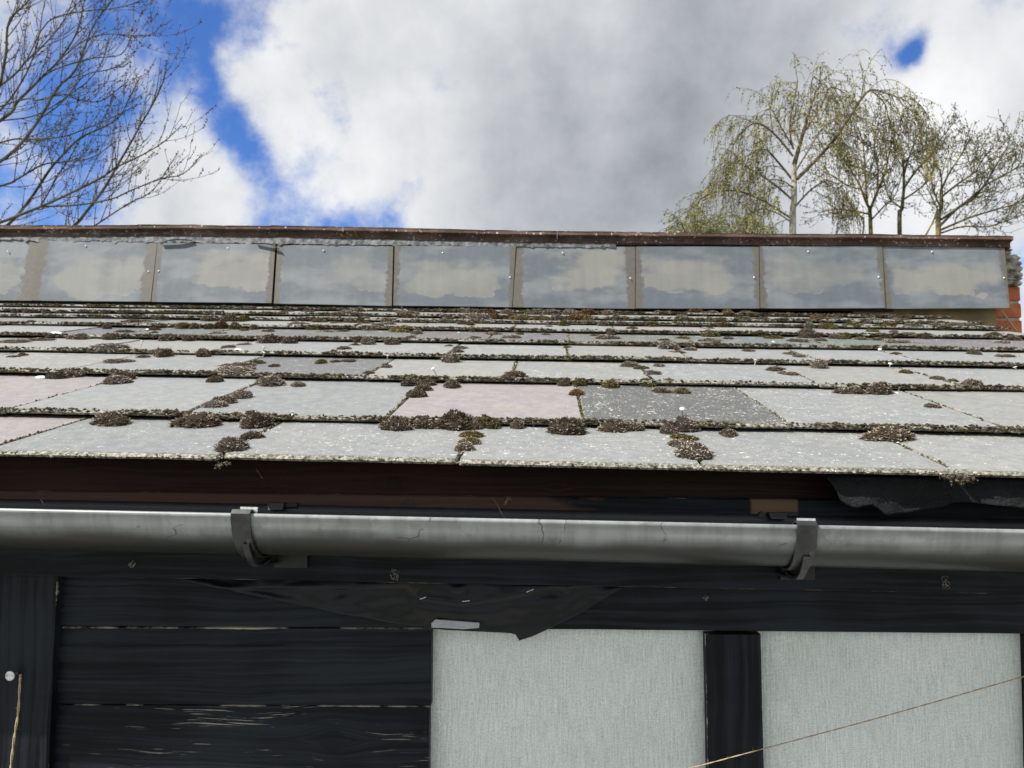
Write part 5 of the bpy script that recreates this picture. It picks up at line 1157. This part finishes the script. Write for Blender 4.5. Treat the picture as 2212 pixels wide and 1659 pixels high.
# low fresh-green crowns left of the birch
for nm, lab, cx, cy, rx_, ry_, sd in (('young_tree', 'low fresh-green tree top peeping over the ridge, leftmost of the right-hand trees', 340, 1010, 125, 120, 51), ('young_tree', 'bright green leafy tree top in front of the birch trunk', 625, 1030, 110, 120, 52)):
    T = Tree(nm, lab, RZ(cx, 1200, 12.5), M['bark_birch_twig'], M['bark_birch_twig'], M['leaf_fresh'], 'leaves', sd); b0 = RZ(cx, 1200, 12.5)
    T.limb([Vector((b0.x, b0.y, 0)), Vector((b0.x, b0.y, 1.2)), RZ(cx, 1150, 12.5)], .04, .02, T.trunk, 4, 7)
    C3 = dict(seg=.08, wob=.12, trop=[.2, -.5, -.8], lv=2, gap=[.2, .085, .10], len=[(.3, .6), (.3, .75), (.14, .4)], r=[.008, .005, .004], rmin=.0034, ang=(.4, 1.1), leaf=.032, leaf_lvl=1, leaf_n=3, leaf_p=.6)
    for i in range(8):
        an = -1.25 + 2.5 * i / 7; P, rad = T.limb([RZ(cx, 1150, 12.5), RZ(cx + math.sin(an) * rx_ * .5, cy - math.cos(an) * ry_ * .1 + 40, 12.5 + random.uniform(-.3, .3)), RZ(cx + math.sin(an) * rx_ * .9, cy - math.cos(an) * ry_ * .85, 12.5 + random.uniform(-.5, .5))], .012, .005)
        T.spawn(P, rad, 1, C3, 1, .2, 1.0)
    T.finish()

# ---------------------------------------------------------------- bee in flight
bp_ = at_depth(1712, 282, 1.3); bee = empty('flying_bee', bp_, label='small brown bee flying in front of the birch', category='bee'); bpy.context.view_layer.update()
bm_ = MB(); prof = [(-.0062, .0002), (-.0056, .0013), (-.0047, .0016), (-.0040, .0012), (-.0034, .0019), (-.0018, .0023), (-.0004, .0017), (.0000, .0008), (.0006, .0017), (.0022, .0021), (.0042, .0016), (.0058, .0008), (.0064, .0001)]
for x, r in prof: bm_.v += [(bp_.x + x, bp_.y + r * math.cos(w), bp_.z + r * math.sin(w) - (.0006 if x > .001 else 0) * (x / .006)) for w in [2 * math.pi * i / 12 for i in range(12)]]
for i in range(len(prof) - 1):
    for j in range(12): bm_.f.append((i * 12 + j, i * 12 + (j + 1) % 12, (i + 1) * 12 + (j + 1) % 12, (i + 1) * 12 + j))
for k in range(3):
    for s in (-1, 1): bm_.tube([(bp_.x - .0025 + k * .0009, bp_.y + s * .0012, bp_.z - .0014), (bp_.x - .002 + k * .0012, bp_.y + s * .0024, bp_.z - .0026), (bp_.x - .001 + k * .0016, bp_.y + s * .0022, bp_.z - .0042)], .00022, 4)
o = bm_.build('body', mat_plain('bee_fuzz', (0.045, 0.025, 0.008), (0.24, 0.15, 0.045), 500, 0.8, .5, .0005), None, True); o.parent = bee; o.matrix_parent_inverse = bee.matrix_world.inverted()
ntw, finw, _ = material('bee_wing'); mw = finw((0.55, 0.5, 0.42), 0.3, Alpha=0.45)
for s in (-1, 1):
    wg = MB(); wg.v = [tuple(bp_ + Vector(v)) for v in ((-.0016, s * .0012, .0018), (.0010, s * .004, .0034), (.0035, s * .0068, .0038), (.0048, s * .0072, .0030), (.0046, s * .005, .0024), (.0018, s * .0018, .0018))]; wg.f = [(0, 1, 5), (1, 4, 5), (1, 2, 4), (2, 3, 4)]
    o = wg.build('wing', mw); o.parent = bee; o.matrix_parent_inverse = bee.matrix_world.inverted()
